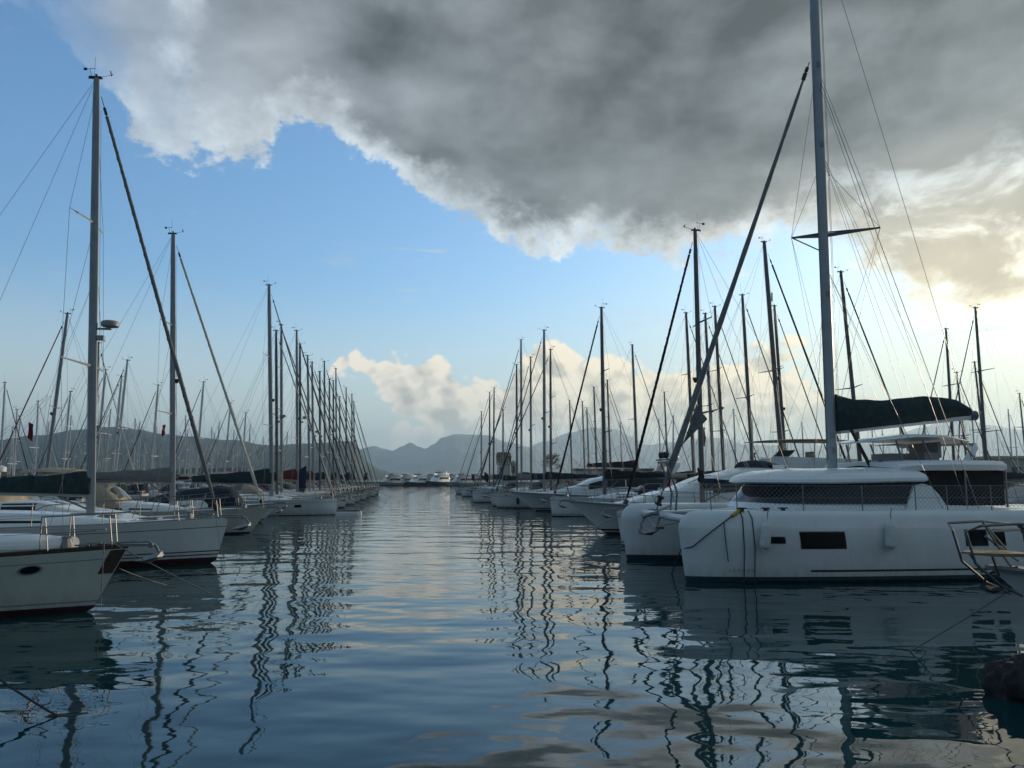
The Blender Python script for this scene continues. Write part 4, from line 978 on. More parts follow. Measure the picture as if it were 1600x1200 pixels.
LR = [(58.5, 433, (432, 517), GREYH, CNAVY, SAILW, CBEIGE, 'grey sloop with tall white furled headsail directly behind the plumb-bowed white sloop'),
      (62.5, 440, (440, 508), WHITE, CBEIGE, CGREY, CNAVY, 'white sloop with beige boom cover, second behind the plumb-bowed sloop in the left row'),
      (66.5, 465, (464, 517), WHITE, CRED, CNAVY, CNAVY, 'white sloop with burgundy boom cover and a dark blue pennant in the left row'),
      (70.0, 469, (469, 538), CREAM, CNAVY, SAILW, CBEIGE, 'cream sloop just beyond the burgundy covered sloop in the left row'),
      (74.0, 484, (481, 556), WHITE, CTEAL, CNAVY, CTEAL, 'white sloop with dark green covers, second beyond the burgundy covered sloop'),
      (78.0, 490, (488, 566), GREYH, CRED, CGREY, CBEIGE, 'grey sloop with burgundy boom cover halfway along the left row'),
      (82.0, 500, (500, 581), WHITE, CNAVY, CNAVY, CNAVY, 'white sloop with navy covers next beyond the grey burgundy covered sloop'),
      (86.0, 508, (507, 565), NAVYH, CBLACK, CBLACK, CBLACK, 'navy hulled sloop with a tall black furled headsail in the left row'),
      (90.0, 515, (515, 593), WHITE, CBEIGE, SAILW, CBEIGE, 'white sloop with beige covers next beyond the navy hulled sloop'),
      (94.0, 521, (521, 595), WHITE, CNAVY, CRED, CNAVY, 'white sloop with a burgundy furled headsail toward the far end of the left row'),
      (98.5, 526, (525, 576), GREYH, CTEAL, CBLACK, CBLACK, 'grey sloop with tall mast and black headsail toward the far end of the left row'),
      (103.0, 531, (531, 620), CREAM, CBEIGE, CGREY, CBEIGE, 'short masted cream sloop, fourth from the far end of the left row'),
      (108.0, 541, (541, 606), WHITE, CNAVY, CNAVY, CNAVY, 'white sloop with navy covers, third from the far end of the left row'),
      (114.0, 550, (550, 616), WHITE, CBLUE, SAILW, CNAVY, 'white sloop with bright blue boom cover, last but one in the left row'),
      (120.0, 554, (553, 628), CREAM, CNAVY, CGREY, CBEIGE, 'cream sloop at the far end of the left row beside open water')]
for i, (yb, base, top, hm, cv, fu, ho, lab) in enumerate(LR):
    fl = [((2.2, 0, 3.6), (.8, 2.2), FLAGN)] if i == 2 else ([((4.2, 0, 3.3), (.6, .9), FLAGD)] if i in (11, 7) else [])
    row_sail(-1, yb, base, top, lab, hull=hm, canvas=cv, furl=fu, hood=ho, rake=(.1, .5, .3, .7)[i % 4], ch=(.6, .75, .85)[i % 3], flags=fl, mr=.11 if i < 9 else .10, nsp=1 + (i * 5) % 3, radar=(7.2, 0, 0, 8.0, 0)[i % 5], fr=.06, bimini=(None, CBEIGE, CNAVY)[i % 3], rw=.007,
             mastm=ALU if i % 3 else ALUD)
# --- right row sailing boats
row_sail(1, 29.0, 1098, (1086, 360), 'sloop with navy boom cover and spray hood moored just behind the catamaran', bow=963, L=9.8, B=3.2, F=1.34, hull=WHITE, canvas=CNAVY, hood=CNAVY, furl=CBLACK, detail=2, mr=.10, fr=.065, bl=3.6, ch=.34, gz=.66, rake=.2,
         flags=[((1.4, -.5, 4.6), (.3, .75), FLAGD), ((1.9, .5, 2.9), (.3, .5), FLAGD)], anch=.8, mastm=ALUD, hoodh=.55, cab_a=-1.2)
row_sail(1, 51.7, 945, (938, 481), 'white sloop with thick black furled headsail between the two white motor yachts', bow=859, F=1.30, hull=WHITE, canvas=CBLACK, hood=CNAVY, furl=CBLACK, detail=2, mr=.125, fr=.075, rake=.14, mastm=ALUD, boot=.04)
RR = [(66.0, 851, (850, 516), None, WHITE, CNAVY, CBLACK, 'white sloop with a tall mast just behind the far white motor yacht'),
      (70.0, 861, (860, 546), None, WHITE, CBEIGE, CNAVY, 'white sloop with beige covers behind the far motor yacht, mast right of the tallest pair'),
      (77.0, 830, (829, 558), 771, CREAM, CNAVY, CGREY, 'cream sloop with slim mast moored beside the flat-bowed white sloop in the right row'),
      (81.0, 808, (806, 570), 738, WHITE, CGREY, CNAVY, 'flat-bowed white sloop with high plain bow in the right row'),
      (86.0, 815, (814, 531), None, WHITE, CNAVY, CNAVY, 'white sloop with the thickest far mast, next beyond the flat-bowed sloop'),
      (107.0, 771, (772, 606), 721, WHITE, CTEAL, CNAVY, 'white sloop with dark green covers, second from the far end of the right row'),
      (95.0, 786, (786, 640), None, GREYH, CNAVY, CGREY, 'grey sloop with short mast toward the far end of the right row'),
      (113.0, 765, (765, 613), None, CREAM, CBEIGE, SAILW, 'cream sloop with beige covers near the far end of the right row'),
      (125.0, 752, (752, 643), 709, WHITE, CNAVY, CGREY, 'white sloop at the far end of the right row beside open water')]
for i, (yb, base, top, bow, hm, cv, fu, lab) in enumerate(RR):
    row_sail(1, yb, base, top, lab, bow=bow, hull=hm, canvas=cv, furl=fu, rake=.1 if i in (3, 5) else .4, mr=.125 if i in (0, 4) else .105, nsp=1 + i % 2, rw=.007, mastm=ALUD if i % 2 else ALU, hood=(CNAVY, CBEIGE, CGREY)[i % 3],
             flags=[((4.3, 0, 3.2), (.6, .9), FLAGD)] if i in (3, 7) else [])
# --- the catamaran, the motor boats
cat, CATH, catfn = catamaran((10.10, 22.53, 0), HEAD_R)
hR = HV[1]; hL = HV[-1]
def row_motor(side, bow_px, yb, label, P, detail=1, group=None, dh=0.0):
    h = HV[side]; bx = (bow_px - 800) / FPX * (yb * CP - 1.2 * SP)
    c = Vector((bx, yb, 0)) - h * (P['L'] / 2)
    return motorboat((c.x, c.y, 0), (HEAD_L if side < 0 else HEAD_R) + dh, label, group, P, detail)
# near white motor yacht with the long sloping deck house
row_motor(1, 886, 35.0, 'sleek white motor yacht with a black wedge window in its hull, behind the catamaran bows', dict(L=13.5, B=4.1, F=1.52, rake=1.75, xa=-5.2, xf=4.6, prof=[(0, 1.75, .82), (.35, 1.85, .80), (.55, 1.45, .78), (.75, .72, .70), (1, .03, .30)],
          glass=[(.10, .58, 1.15, 1.95, 'side_window'), (.50, .66, 2.6, 7.4, 'windscreen')], hullglass=[(.50, .84, .70, .86)], bottom=BLACKB, canvas=(-5.4, -1.0, 2.25, .86, CNAVY), arch=(-2.6, 2.1, 1.0, .8)), detail=2)
# far white motor yacht with the dark wrap-round windows
row_motor(1, 795, 60.0, 'large white flybridge yacht with dark curved windows, beyond the black-sailed sloop', dict(L=16.5, B=4.8, F=1.5, rake=2.1, xa=-4.5, xf=5.2, prof=[(0, 1.55, .86), (.45, 1.62, .84), (.62, 1.3, .82), (.8, .62, .72), (1, .05, .3)],
          glass=[(.05, .70, 1.05, 2.0, 'side_window'), (.52, .74, 2.5, 7.5, 'windscreen')], canvas=(-7.6, -2.2, 2.0, .84, CTEAL), arch=(-4.6, 2.8, .9, .8), dome=(-5.2, -.5, 3.75, .40), bottom=BLACKB, aft=True), detail=2)
# motor cruiser between the two near left yachts
row_motor(-1, 318, 29.0, 'white motor cruiser with tinted windscreen and beige cockpit cover between two left yachts', dict(L=10.5, B=3.5, F=1.2, rake=1.2, xa=-1.4, xf=3.2, prof=[(0, .80, .84), (.3, .78, .82), (.6, .42, .74), (1, .03, .3)],
          glass=[(.06, .30, 1.2, 2.6, 'windscreen'), (.20, .42, 2.4, 7.6, 'windscreen')], canvas=(-4.6, -.9, 1.35, .86, CBEIGE), arch=(-1.9, 1.7, .9, .8), cat='motor cruiser'), detail=2)
row_motor(-1, 438, 45.0, 'small motor boat under a domed navy cover beside the cream raked-bow yacht', dict(L=8.6, B=3.0, F=1.12, rake=1.0, xa=-1.5, xf=2.6, prof=[(0, .55, .8), (.4, .5, .78), (1, .03, .3)], glass=[(.1, .4, 2.4, 7.6, 'windscreen')],
          canvas=(-3.6, 2.3, 1.15, .80, CNAVY), cat='motor boat'), detail=1)
# motor boat whose bow pushes into the frame at the right
R0, R0H, _ = row_motor(1, 1540, 9.9, 'white motor boat with steel bow rail, swim platform plank and coil of orange rope', dict(L=9.0, B=3.1, F=1.42, rake=1.75, flare=.5, xa=-2.8, xf=2.2, prof=[(0, 1.2, .84), (.4, 1.15, .8), (.7, .6, .72), (1, .04, .3)],
          glass=[(.1, .5, 1.2, 2.4, 'side_window'), (.4, .7, 2.4, 7.6, 'windscreen')], railh=.56, rail=False, cat='motor boat', anchor=False, bottom=BLACKB), detail=2)
R0['label'] = 'white motor boat with tall steel bow rail and orange rope on its foredeck'
rl = MB(); zf = 1.40
for s_ in (1, -1):
    e = [R0H.pt(R0H.u_at(x), 1, s_) for x in (-1.0, .6, 2.0, 3.1, 3.9)]
    tp = [Vector((x + .35, y * .97, z + .58)) for x, y, z in e]
    rl.tube(tp + [Vector((4.75, s_ * .30, zf + .52)), Vector((4.82, s_ * .12, zf + .44)), Vector((4.72, s_ * .12, zf + .05)), Vector((4.4, s_ * .12, zf - .22)), Vector((4.1, s_ * .10, zf - .36))], .017, 8)
    for (x, y, z), t in zip(e, tp): rl.tube([(x, y * .96, z), t], .014, 6)
    rl.tube([Vector((3.2, s_ * .62, zf + .42)), Vector((4.05, s_ * .42, zf + .40)), Vector((4.15, s_ * .40, zf + .34)), Vector((3.6, s_ * .52, zf))], .017, 8)
    rl.tube([tp[4], Vector((3.75, s_ * .42, zf + .05))], .015, 6)
rl.build('bow_rail', STEEL, R0)
MB().loft([[(4.0, -.26, zf + .13), (4.0, .26, zf + .13), (4.0, .26, zf + .17), (4.0, -.26, zf + .17)], [(4.55, -.24, zf + .14), (4.55, .24, zf + .14), (4.55, .24, zf + .18), (4.55, -.24, zf + .18)], [(4.72, -.12, zf + .15), (4.72, .12, zf + .15), (4.72, .12, zf + .175), (4.72, -.12, zf + .175)]]).build('bow_plank', TEAK, R0)
for x in (4.1, 4.55):
    for y in (-.2, .2): MB().tube([(x, y * (1 if x < 4.8 else .5), zf + .14), (min(x, 4.6) - .12, y * .7, zf - .10)], .014, 6).build('plank_bracket', STEEL, R0)
a_ = anchor_mesh(.55).build('anchor', ROPED, R0); a_.location = (4.45, 0, zf - .12); a_.rotation_euler = (0, R(12), 0)
cp_ = MB(); 
for k in range(5):
    cp_.tube([(3.35 + (.26 - .02 * k) * math.cos(q), (.24 - .02 * k) * math.sin(q), zf + .05 + .035 * k) for q in [6.2832 * j / 20 for j in range(21)]], .02, 5)
oc = cp_.build('coiled_rope', ORANGE); oc.location = R0.location; oc.rotation_euler = R0.rotation_euler; tag(oc, 'coil of orange rope lying on the foredeck of the near right motor boat', 'rope')

# ------------------------------------------------------------------ second and further rows
G2R, G2L = 'sailing boats in the second row on the right', 'sailing boats in the second row on the left'
def free_sail(top, y, facing, label, group, L=None, **kw):
    """mast top through pixel TOP at distance y; FACING +1 bow to the right, -1 bow to the left."""
    T = at(top[0], top[1], y); mh = T.z; L = L or max(8.5, min(15.5, mh * .76)); mr = kw.pop('mrake', .022)
    ang = HEAD_L if facing > 0 else HEAD_R; h = Vector((math.cos(ang), math.sin(ang), 0))
    mx = .11 * L; c = Vector((T.x, T.y, 0)) + h * (mr * (mh - 1.5)) - h * mx
    P = dict(L=L, B=.315 * L, F=.07 * L + .42, mx=mx, mh=mh, mrake=mr, mr=.0085 * mh, rw=.007); P.update(kw); det = P.pop('detail', 1)
    return sailboat((c.x, c.y, 0), ang, label, group, P, det)
SR = [((1194, 378), 52, 1, 'tall dark masted yacht whose thick black headsail slopes behind the catamaran mast', dict(hull=NAVYH, furl=CBLACK, canvas=CNAVY, mr=.17, fr=.085, mrake=.040, mastm=ALUD, reflector=15.0)),
      ((1210, 478), 56, 1, 'yacht whose mast stands against the tall dark mast just left of the catamaran mast', dict(furl=CGREY, canvas=CBLACK, mastm=ALUD, mrake=.030)),
      ((1160, 461), 55, 1, 'yacht with a slim grey mast midway between the sun awning and tall dark mast', dict(furl=CNAVY, canvas=CNAVY, mastm=ALUD, lampz=.20)),
      ((1117, 479), 60, 1, 'yacht whose mast rises left of the sun awning, right one of a close pair', dict(furl=CGREY, canvas=CBEIGE, mastm=ALUD)),
      ((1102, 490), 62, 1, 'yacht whose mast rises beside the near sloop mast, left one of a close pair', dict(furl=CBLACK, canvas=CNAVY, mastm=ALUD)),
      ((1072, 489), 65, 1, 'yacht whose slim mast stands left of the near navy-covered sloop mast', dict(furl=CNAVY, canvas=CNAVY, mastm=ALUD)),
      ((988, 539), 82, 1, 'yacht with black boom cover stretching left from its mast above the far flybridge yacht', dict(furl=CBLACK, canvas=CBLACK, mastm=ALUD, ch=.75, bl=5.4, gz=2.2)),
      ((1038, 613), 100, 1, 'far yacht with a lone thin mast right of the black boom cover', dict(mastm=ALUD)),
      ((1314, 425), 45, 1, 'dark masted yacht right of the catamaran mast with two small boxes on its mast', dict(furl=CBLACK, canvas=CGREY, mastm=ALUD, mrake=.05, radar=6.4, fr=.06)),
      ((1478, 514), 60, -1, 'yacht whose mast crosses the catamaran boom end', dict(furl=CGREY, canvas=CNAVY, mastm=ALUD, mrake=.01)),
      ((1495, 582), 62, 1, 'yacht with a short raked mast close right of the catamaran boom end', dict(mastm=ALUD, mrake=.045)),
      ((1524, 481), 58, -1, 'yacht with the tallest mast at the right edge of the harbour', dict(mastm=ALUD, furl=CGREY, mrake=.004)),
      ((1523, 566), 66, 1, 'yacht with a shorter mast leaning against the tallest right edge mast', dict(mastm=ALUD, mrake=.04)),
      ((1593, 615), 80, 1, 'yacht with a low mast at the far right edge', dict(mastm=ALUD)),
      ((890, 626), 118, 1, 'small far yacht, left of a trio of thin masts beside the black sloping headsail', dict(mastm=ALUD)),
      ((910, 627), 120, 1, 'small far yacht, middle of a trio of thin masts beside the black sloping headsail', dict(mastm=ALUD)),
      ((917, 637), 124, 1, 'small far yacht, right of a trio of thin masts beside the black sloping headsail', dict(mastm=ALUD)),
      ((928, 605), 112, 1, 'far yacht whose thin mast stands just left of the black-sailed sloop mast', dict(mastm=ALUD)),
      ((942, 587), 108, 1, 'far yacht whose mast nearly touches the black-sailed sloop mast on its right', dict(mastm=ALUD)),
      ((949, 594), 104, 1, 'far yacht whose mast is second to the right of the black-sailed sloop mast', dict(mastm=ALUD))]
CVS = [CNAVY, CBEIGE, CGREY, CTEAL, CRED, CNAVY]
for i, (t, y, f, lab, kw) in enumerate(SR):
    k = dict(hull=(WHITE, CREAM, WHITE, GREYH)[i % 4], canvas=CVS[i % 6], furl=(CGREY, CNAVY, SAILW)[i % 3], hood=CVS[(i + 2) % 6], nsp=1 + i % 2); k.update(kw)
    free_sail(t, y, f, lab, G2R, detail=1 if y < 70 else 0, **k)
SLF = [((105, 490), 51, -1, 'yacht with a leaning bare mast left of the radar mast and a dark sloping headsail', dict(mrake=.055, furl=CRED)),
      ((154, 536), 56, 1, 'yacht whose mast hides close behind the radar mast', dict(mrake=.02)),
      ((8, 598), 74, 1, 'yacht with its mast at the left edge of the harbour', dict()),
      ((27, 640), 84, 1, 'far yacht with a low mast second from the left edge', dict()),
      ((60, 627), 80, 1, 'far yacht whose mast stands below the shrouds of the radar yacht', dict()),
      ((110, 612), 76, -1, 'far yacht whose mast stands behind the small red flag', dict()),
      ((165, 578), 70, -1, 'yacht whose raked mast is first to the right of the radar mast', dict(mrake=.03)),
      ((190, 588), 74, -1, 'yacht whose raked mast is second to the right of the radar mast', dict(mrake=.03)),
      ((199, 563), 68, -1, 'yacht whose raked mast is the tallest between the radar mast and the next near mast', dict(mrake=.045)),
      ((247, 602), 78, -1, 'yacht whose upright mast stands just left of the cream yacht mast', dict(furl=CNAVY)),
      ((318, 597), 80, -1, 'yacht whose mast stands between the two sloping near headsails on the left', dict(furl=CNAVY, mrake=.03)),
      ((360, 630), 90, -1, 'far yacht with a raked mast right of the second sloping headsail', dict(mrake=.04)),
      ((384, 645), 96, -1, 'far yacht with a low mast beside the foot of the second sloping headsail', dict())]
for i, (t, y, f, lab, kw) in enumerate(SLF):
    k = dict(mastm=ALUW if i > 1 else ALU, hull=(WHITE, CREAM, WHITE, GREYH)[i % 4], canvas=CVS[(i + 1) % 6], furl=(CGREY, SAILW, CNAVY)[i % 3], hood=CVS[(i + 3) % 6], nsp=1 + i % 2, flags=[((2.3, .1, 6.2), (.4, 1.1), FLAGR)] if i in (0,) else [], bimini=(CBEIGE, None, CNAVY)[i % 3]); k.update(kw)
    free_sail(t, y, f, lab, G2L, detail=1 if y < 72 else 0, **k)
# --- the far basin: many copies of four kinds
protos = []
for k, (hm, cv, fu, mm) in enumerate(((WHITE, CNAVY, SAILW, ALUW), (CREAM, CBEIGE, CGREY, ALU), (WHITE, CTEAL, SAILW, ALUW), (GREYH, CGREY, CNAVY, ALU))):
    protos.append(dict(L=10.6, B=3.4, F=1.15, mx=1.1, mh=13.6, mrake=(.012, .03, .0, .02)[k], hull=hm, canvas=cv, furl=fu, hood=CVS[k], mastm=ALUW, nsp=1 + k % 2, rw=.010, mr=.125))
FARL = ('distant yacht with a pale bare mast, one of many before the wooded hill', 'distant sailing boats packed before the wooded hill')
FARR = ('distant yacht with a thin mast among those beyond the catamaran boom on the right', 'distant sailing boats beyond the right rows')
made = {}
def far_boat(x, y, ang, sc, k, LG):
    key = (k,)
    if key not in made:
        o = sailboat((x, y, 0), ang, LG[0], LG[1], protos[k], 0)[0]; made[key] = o
    else:
        o = copy_tree(made[key]); o.location = (x, y, 0); o.rotation_euler = (0, 0, ang)
    o['label'], o['group'] = LG; o.scale = (sc,) * 3
r = random.Random(21)
left_tops = [(12, 668), (38, 655), (48, 690), (72, 676), (84, 660), (96, 684), (101, 650), (124, 688), (131, 662), (146, 694), (172, 672), (181, 640), (186, 690), (205, 655), (212, 676), (221, 688), (226, 660), (235, 680), (252, 668), (258, 690), (276, 676), (284, 650),
             (291, 690), (300, 672), (307, 684), (326, 668), (333, 688), (341, 678), (350, 660), (366, 684), (373, 672), (392, 690), (398, 664), (407, 684), (446, 690), (455, 676), (476, 684), (512, 690), (536, 694), (20, 700), (66, 704), (110, 700), (160, 700), (245, 704), (315, 702), (380, 700)]
for i, (px, py) in enumerate(left_tops):
    y = 118 + 105 * r.random(); T = at(px, py, y)
    if T.z < 9.5: y = y * (1.0 + .25 * r.random()); T = at(px, py, y)
    while T.z < 8.8: y *= 1.06; T = at(px, py, y)
    while T.z > 17: y *= .95; T = at(px, py, y)
    far_boat(T.x, y, HEAD_R if r.random() < .5 else HEAD_L, T.z / 13.6, i % 4, FARL)
right_tops = [(1216, 640), (1245, 660), (1355, 660), (1372, 672), (1398, 650), (1415, 668), (1436, 655), (1452, 640), (1468, 668), (1508, 640), (1512, 668), (1540, 655), (1552, 672), (1566, 640), (1579, 668), (1022, 655), (1058, 650), (1136, 640), (1182, 655), (962, 660), (1330, 668)]
for i, (px, py) in enumerate(right_tops):
    y = 105 + 70 * r.random(); T = at(px, py, y)
    while T.z < 8.8: y *= 1.06; T = at(px, py, y)
    while T.z > 17: y *= .95; T = at(px, py, y)
    far_boat(T.x, y, HEAD_L if r.random() < .6 else HEAD_R, T.z / 13.6, (i + 1) % 4, FARR)
# motor boats behind the right row
row_motor(1, 1040, 46.0, 'motor yacht with a cream sun awning on thin poles and folded dark parasols', dict(L=13.0, B=4.2, F=1.6, xa=-5.2, xf=3.6, prof=[(0, 1.7, .84), (.45, 1.75, .82), (.65, 1.2, .78), (.85, .5, .7), (1, .04, .3)], glass=[(.1, .6, 1.1, 2.0, 'side_window'), (.5, .7, 2.5, 7.5, 'windscreen')],
          fly=(-5.0, .2, 3.05, .75, .8), top=(-5.2, 1.0, 4.75, .86, CBEIGE, .14), topbase=3.3), detail=1)
row_motor(1, 1205, 44.0, 'flybridge yacht with cream canopy seen under the catamaran boom', dict(L=14.0, B=4.4, F=1.5, xa=-5.4, xf=3.8, prof=[(0, 1.6, .85), (.45, 1.65, .83), (.65, 1.3, .8), (.85, .5, .7), (1, .04, .3)], glass=[(.08, .62, 1.1, 2.0, 'side_window'), (.5, .72, 2.5, 7.5, 'windscreen')],
          fly=(-5.2, .3, 2.95, .55, .82), top=(-5.0, -.2, 4.5, .8, CBEIGE, .12), topbase=3.1, dome=(-.9, .5, 4.2, .38), arch=(-4.4, 3.5, 1.0, .8)), detail=1)
free = motorboat(at(1690, 735, 34) .xyz * Vector((1, 1, 0)), HEAD_R, 'broad motor yacht with grey canvas cockpit cover behind the catamaran stern', None, dict(L=14.5, B=4.8, F=1.7, xa=-6.0, xf=4.2, prof=[(0, 1.5, .9), (.5, 1.5, .88), (.75, .9, .78), (1, .04, .3)], glass=[(.05, .66, 1.0, 2.2, 'side_window'), (.5, .72, 2.5, 7.5, 'windscreen')],
          canvas=(-7.0, -1.0, 1.75, .86, CGREY), cabm=PLASTG), detail=1)
# far quay yachts
FY = [(606, 258, 228, GREYH, 11, 'far grey yacht at the left end of the quay, partly hidden by the left row'), (628, 266, 236, NAVYH, 12, 'far dark hulled yacht, second along the quay from the left'), (649, 258, 240, NAVYH, 11, 'far yacht catching sunlight, left of the two bright ones on the quay'),
      (667, 272, 222, NAVYH, 11, 'far low dark yacht between the two sunlit yachts'), (682, 262, 241, NAVYH, 14, 'far dark hulled yacht with bright white sunlit decks, tallest on the quay'), (701, 270, 230, NAVYH, 11, 'far navy yacht right of the tallest sunlit quay yacht'), (716, 255, 226, GREYH, 12, 'far grey yacht beside the far end of the right row'), (738, 262, 228, GREYH, 12, 'far grey yacht behind the last sloops of the right row')]
for i, (px, y, a, hm, L, lab) in enumerate(FY):
    p = at(px, 759, y)
    fy = motorboat((p.x, y, 0), R(a), lab, 'motor yachts along the far quay', dict(L=L, B=4.4, F=1.9, hull=hm, cabm=WHITE if i in (2, 4) else GREYH, xa=-.42 * L, xf=.26 * L, prof=[(0, 2.1, .9), (.55, 2.2, .88), (.75, 1.3, .8), (1, .05, .3)], glass=[(.05, .68, 1.1, 2.0, 'side_window'), (.5, .72, 2.5, 7.5, 'windscreen')],  # grey cabins paint in shade on all but the two sunlit yachts
              fly=(-.38 * L, .05 * L, 3.9, .9, .84), arch=(-.28 * L, 4.5, 1.1, .8), top=(-.34 * L, -.05 * L, 5.6, .7, WHITE if i % 2 else CBEIGE, .12), topbase=4.6), 0)[0]; fy.scale = (.95, .95, .76 if i != 4 else .9)

# ------------------------------------------------------------------ jetties, quay, tower
def slab(name, a, b, w, z0, z1, m, label=None, cat=None, kind=None):
    a, b = Vector(a), Vector(b); d = (b - a).normalized(); n = Vector((-d.y, d.x)) * (w / 2)
    mb = MB(); P = [a + n, a - n, b - n, b + n]
    mb.add([(p.x, p.y, z) for z in (z0, z1) for p in P], [(0, 1, 2, 3), (4, 5, 6, 7), (0, 1, 5, 4), (1, 2, 6, 5), (2, 3, 7, 6), (3, 0, 4, 7)])
    return tag(mb.build(name, m), label, cat, None, kind)
slab('jetty', (EL_(2) - 14.6, 2), (EL_(128) - 14.6, 128), 2.0, -.4, .55, PLANK, 'long floating plank jetty behind the sterns of the left row', 'jetty')
slab('jetty', (ER_(-8) + 15.5, -8), (ER_(132) + 15.5, 132), 2.0, -.4, .55, PLANK, 'long floating plank jetty behind the sterns of the right row', 'jetty')
slab('quay', (-260, 292), (40, 280), 14, -2, 1.3, STONE, kind='structure')
slab('breakwater', (8, 214), (150, 196), 8, -2, 2.6, STONE, kind='structure')
slab('shore', (-420, 330), (-60, 300), 60, -2, 1.2, STONE, kind='structure')
def tower():
    p = at(787, 745, 212); root = empty('harbour_tower', (p.x, p.y, 0), 0, 'grey harbour control tower with dark pointed cap and pale round stair turret', 'tower')
    oct_ = lambda r_, z, n=8: [(r_ * math.cos(6.2832 * (k + .5) / n), r_ * math.sin(6.2832 * (k + .5) / n), z) for k in range(n)]
    MB().loft([oct_(2.5, 0), oct_(2.5, 2.4), oct_(1.95, 2.6), oct_(1.9, 6.2), oct_(2.3, 6.5), oct_(2.3, 6.7)]).build('tower_shaft', RENDER_W, root, sharp=20)
    MB().loft([oct_(2.05, 6.7), oct_(2.2, 8.3)]).build('glazed_cabin', GLASSB, root, sharp=20)
    mu = MB()
    for a, b in zip(oct_(2.08, 6.7), oct_(2.23, 8.3)): mu.tube([a, b], .07, 4)
    mu.build('window_mullion', RENDER_W, root)
    MB().loft([oct_(2.3, 8.3), oct_(2.35, 8.5), oct_(2.0, 9.4), oct_(1.9, 9.6)]).build('cap_roof', ROOFD, root, sharp=20)
    MB().tube([(0, 0, 9.5), (0, 0, 13.0)], .06, 5).box((0, 0, 11.4), (1.4, .06, .06)).build('aerial', RUB, root)
    for z in (3.4, 4.9): MB().box((-.6, -1.84, z), (.7, .12, .9)).build('tower_window', GLASS, root)
    st = MB().tube([(2.7, -.6, 0), (2.7, -.6, 6.4)], .8, 14); st.tube([(2.7, -.6, 6.4), (2.7, -.6, 6.7), (2.7, -.6, 7.4)], [1.0, .95, .2], 14); st.build('stair_turret', RENDER_S, root, sharp=40)
    MB().box((2.7, -1.4, 4.9), (.55, .12, 1.9)).build('turret_window', GLASS, root)
tower()
def house(name, px, y, w, d, h, m, label, roof=ROOFD, flat=False, n=5):
    p = at(px, 740, y); root = empty(name, (p.x, p.y, 0), R(-7), label, 'building')
    MB().box((0, 0, h / 2), (w, d, h)).build('wall', m, root)
    if flat: MB().box((0, 0, h + .25), (w + .8, d + .8, .5)).build('roof', roof, root)
    else: MB().loft([[(-w / 2 - .5, -d / 2 - .5, h), (-w / 2 - .5, d / 2 + .5, h), (-w / 2 - .5, 0, h + d * .22)], [(w / 2 + .5, -d / 2 - .5, h), (w / 2 + .5, d / 2 + .5, h), (w / 2 + .5, 0, h + d * .22)]]).build('roof', roof, root, sharp=10)
    for i in range(n):
        x = (i + .5) / n * w - w / 2; f = MB().box((x, -d / 2 - .02, h * .55), (w / n * .5, .12, h * .42)).build('window', GLASS, root)
        MB().box((x, -d / 2 - .07, h * .55 - h * .23), (w / n * .6, .2, .1)).build('sill', m, f)
house('harbour_building', 957, 210, 21, 8, 4.6, RENDER_W, 'long low pale harbour building with a dark flat roof beyond the far flybridge yacht', flat=True, n=7)
house('stone_building', 1572, 150, 9.5, 8, 6.2, RENDER_S, 'pale sandstone building rising behind the masts at the right edge', roof=RENDER_S, flat=True, n=3)
house('waterfront_house', 60, 318, 26, 10, 4.2, RENDER_S, 'pale waterfront house at the foot of the wooded hill, left end', n=6)
house('waterfront_house', 335, 322, 30, 10, 4.6, RENDER_W, 'long white waterfront house at the foot of the wooded hill', n=7)
def pine(px, y, h, label):
    p = at(px, 745, y); root = empty('pine_tree', (p.x, p.y, 1.2), 0, label, 'tree'); q = random.Random(4)
    tr = MB().tube([(0, 0, -1), (.15, 0, h * .3), (-.25, .1, h * .6), (.1, 0, h * .86)], [.26, .22, .17, .08], 7); tips = []
    for k in range(9):
        a = k * 2.4; z = h * (.48 + .045 * k); r_ = h * (.30 - .018 * k) * (.8 + .4 * q.random()); e = Vector((math.cos(a) * r_, math.sin(a) * r_, z + h * .12)); tr.tube([(-.1, 0, z), tuple(e * .6 + Vector((0, 0, z * .35))), tuple(e)], [.09, .06, .03], 5); tips.append(e)
    tr.build('trunk', BARK, root); cr = MB()
    for e in tips + [Vector((0, 0, h * .95)), Vector((.4, .2, h * .9))]:
        for _ in range(70):
            d = Vector((q.gauss(0, 1), q.gauss(0, 1), q.gauss(0, .5))); c = e + d * (h * .075); s_ = .16 + .16 * q.random(); u = Vector((q.gauss(0, 1), q.gauss(0, 1), q.gauss(0, .6))).normalized(); v = u.orthogonal().normalized()
            cr.add([c + u * s_, c - u * s_ * .4 + v * s_ * .6, c - u * s_ * .4 - v * s_ * .6], [(0, 1, 2)])
    cr.build('crown', LEAF, root, recalc=False)
pine(861, 208, 7.6, 'dark umbrella pine on the breakwater right of the harbour tower')

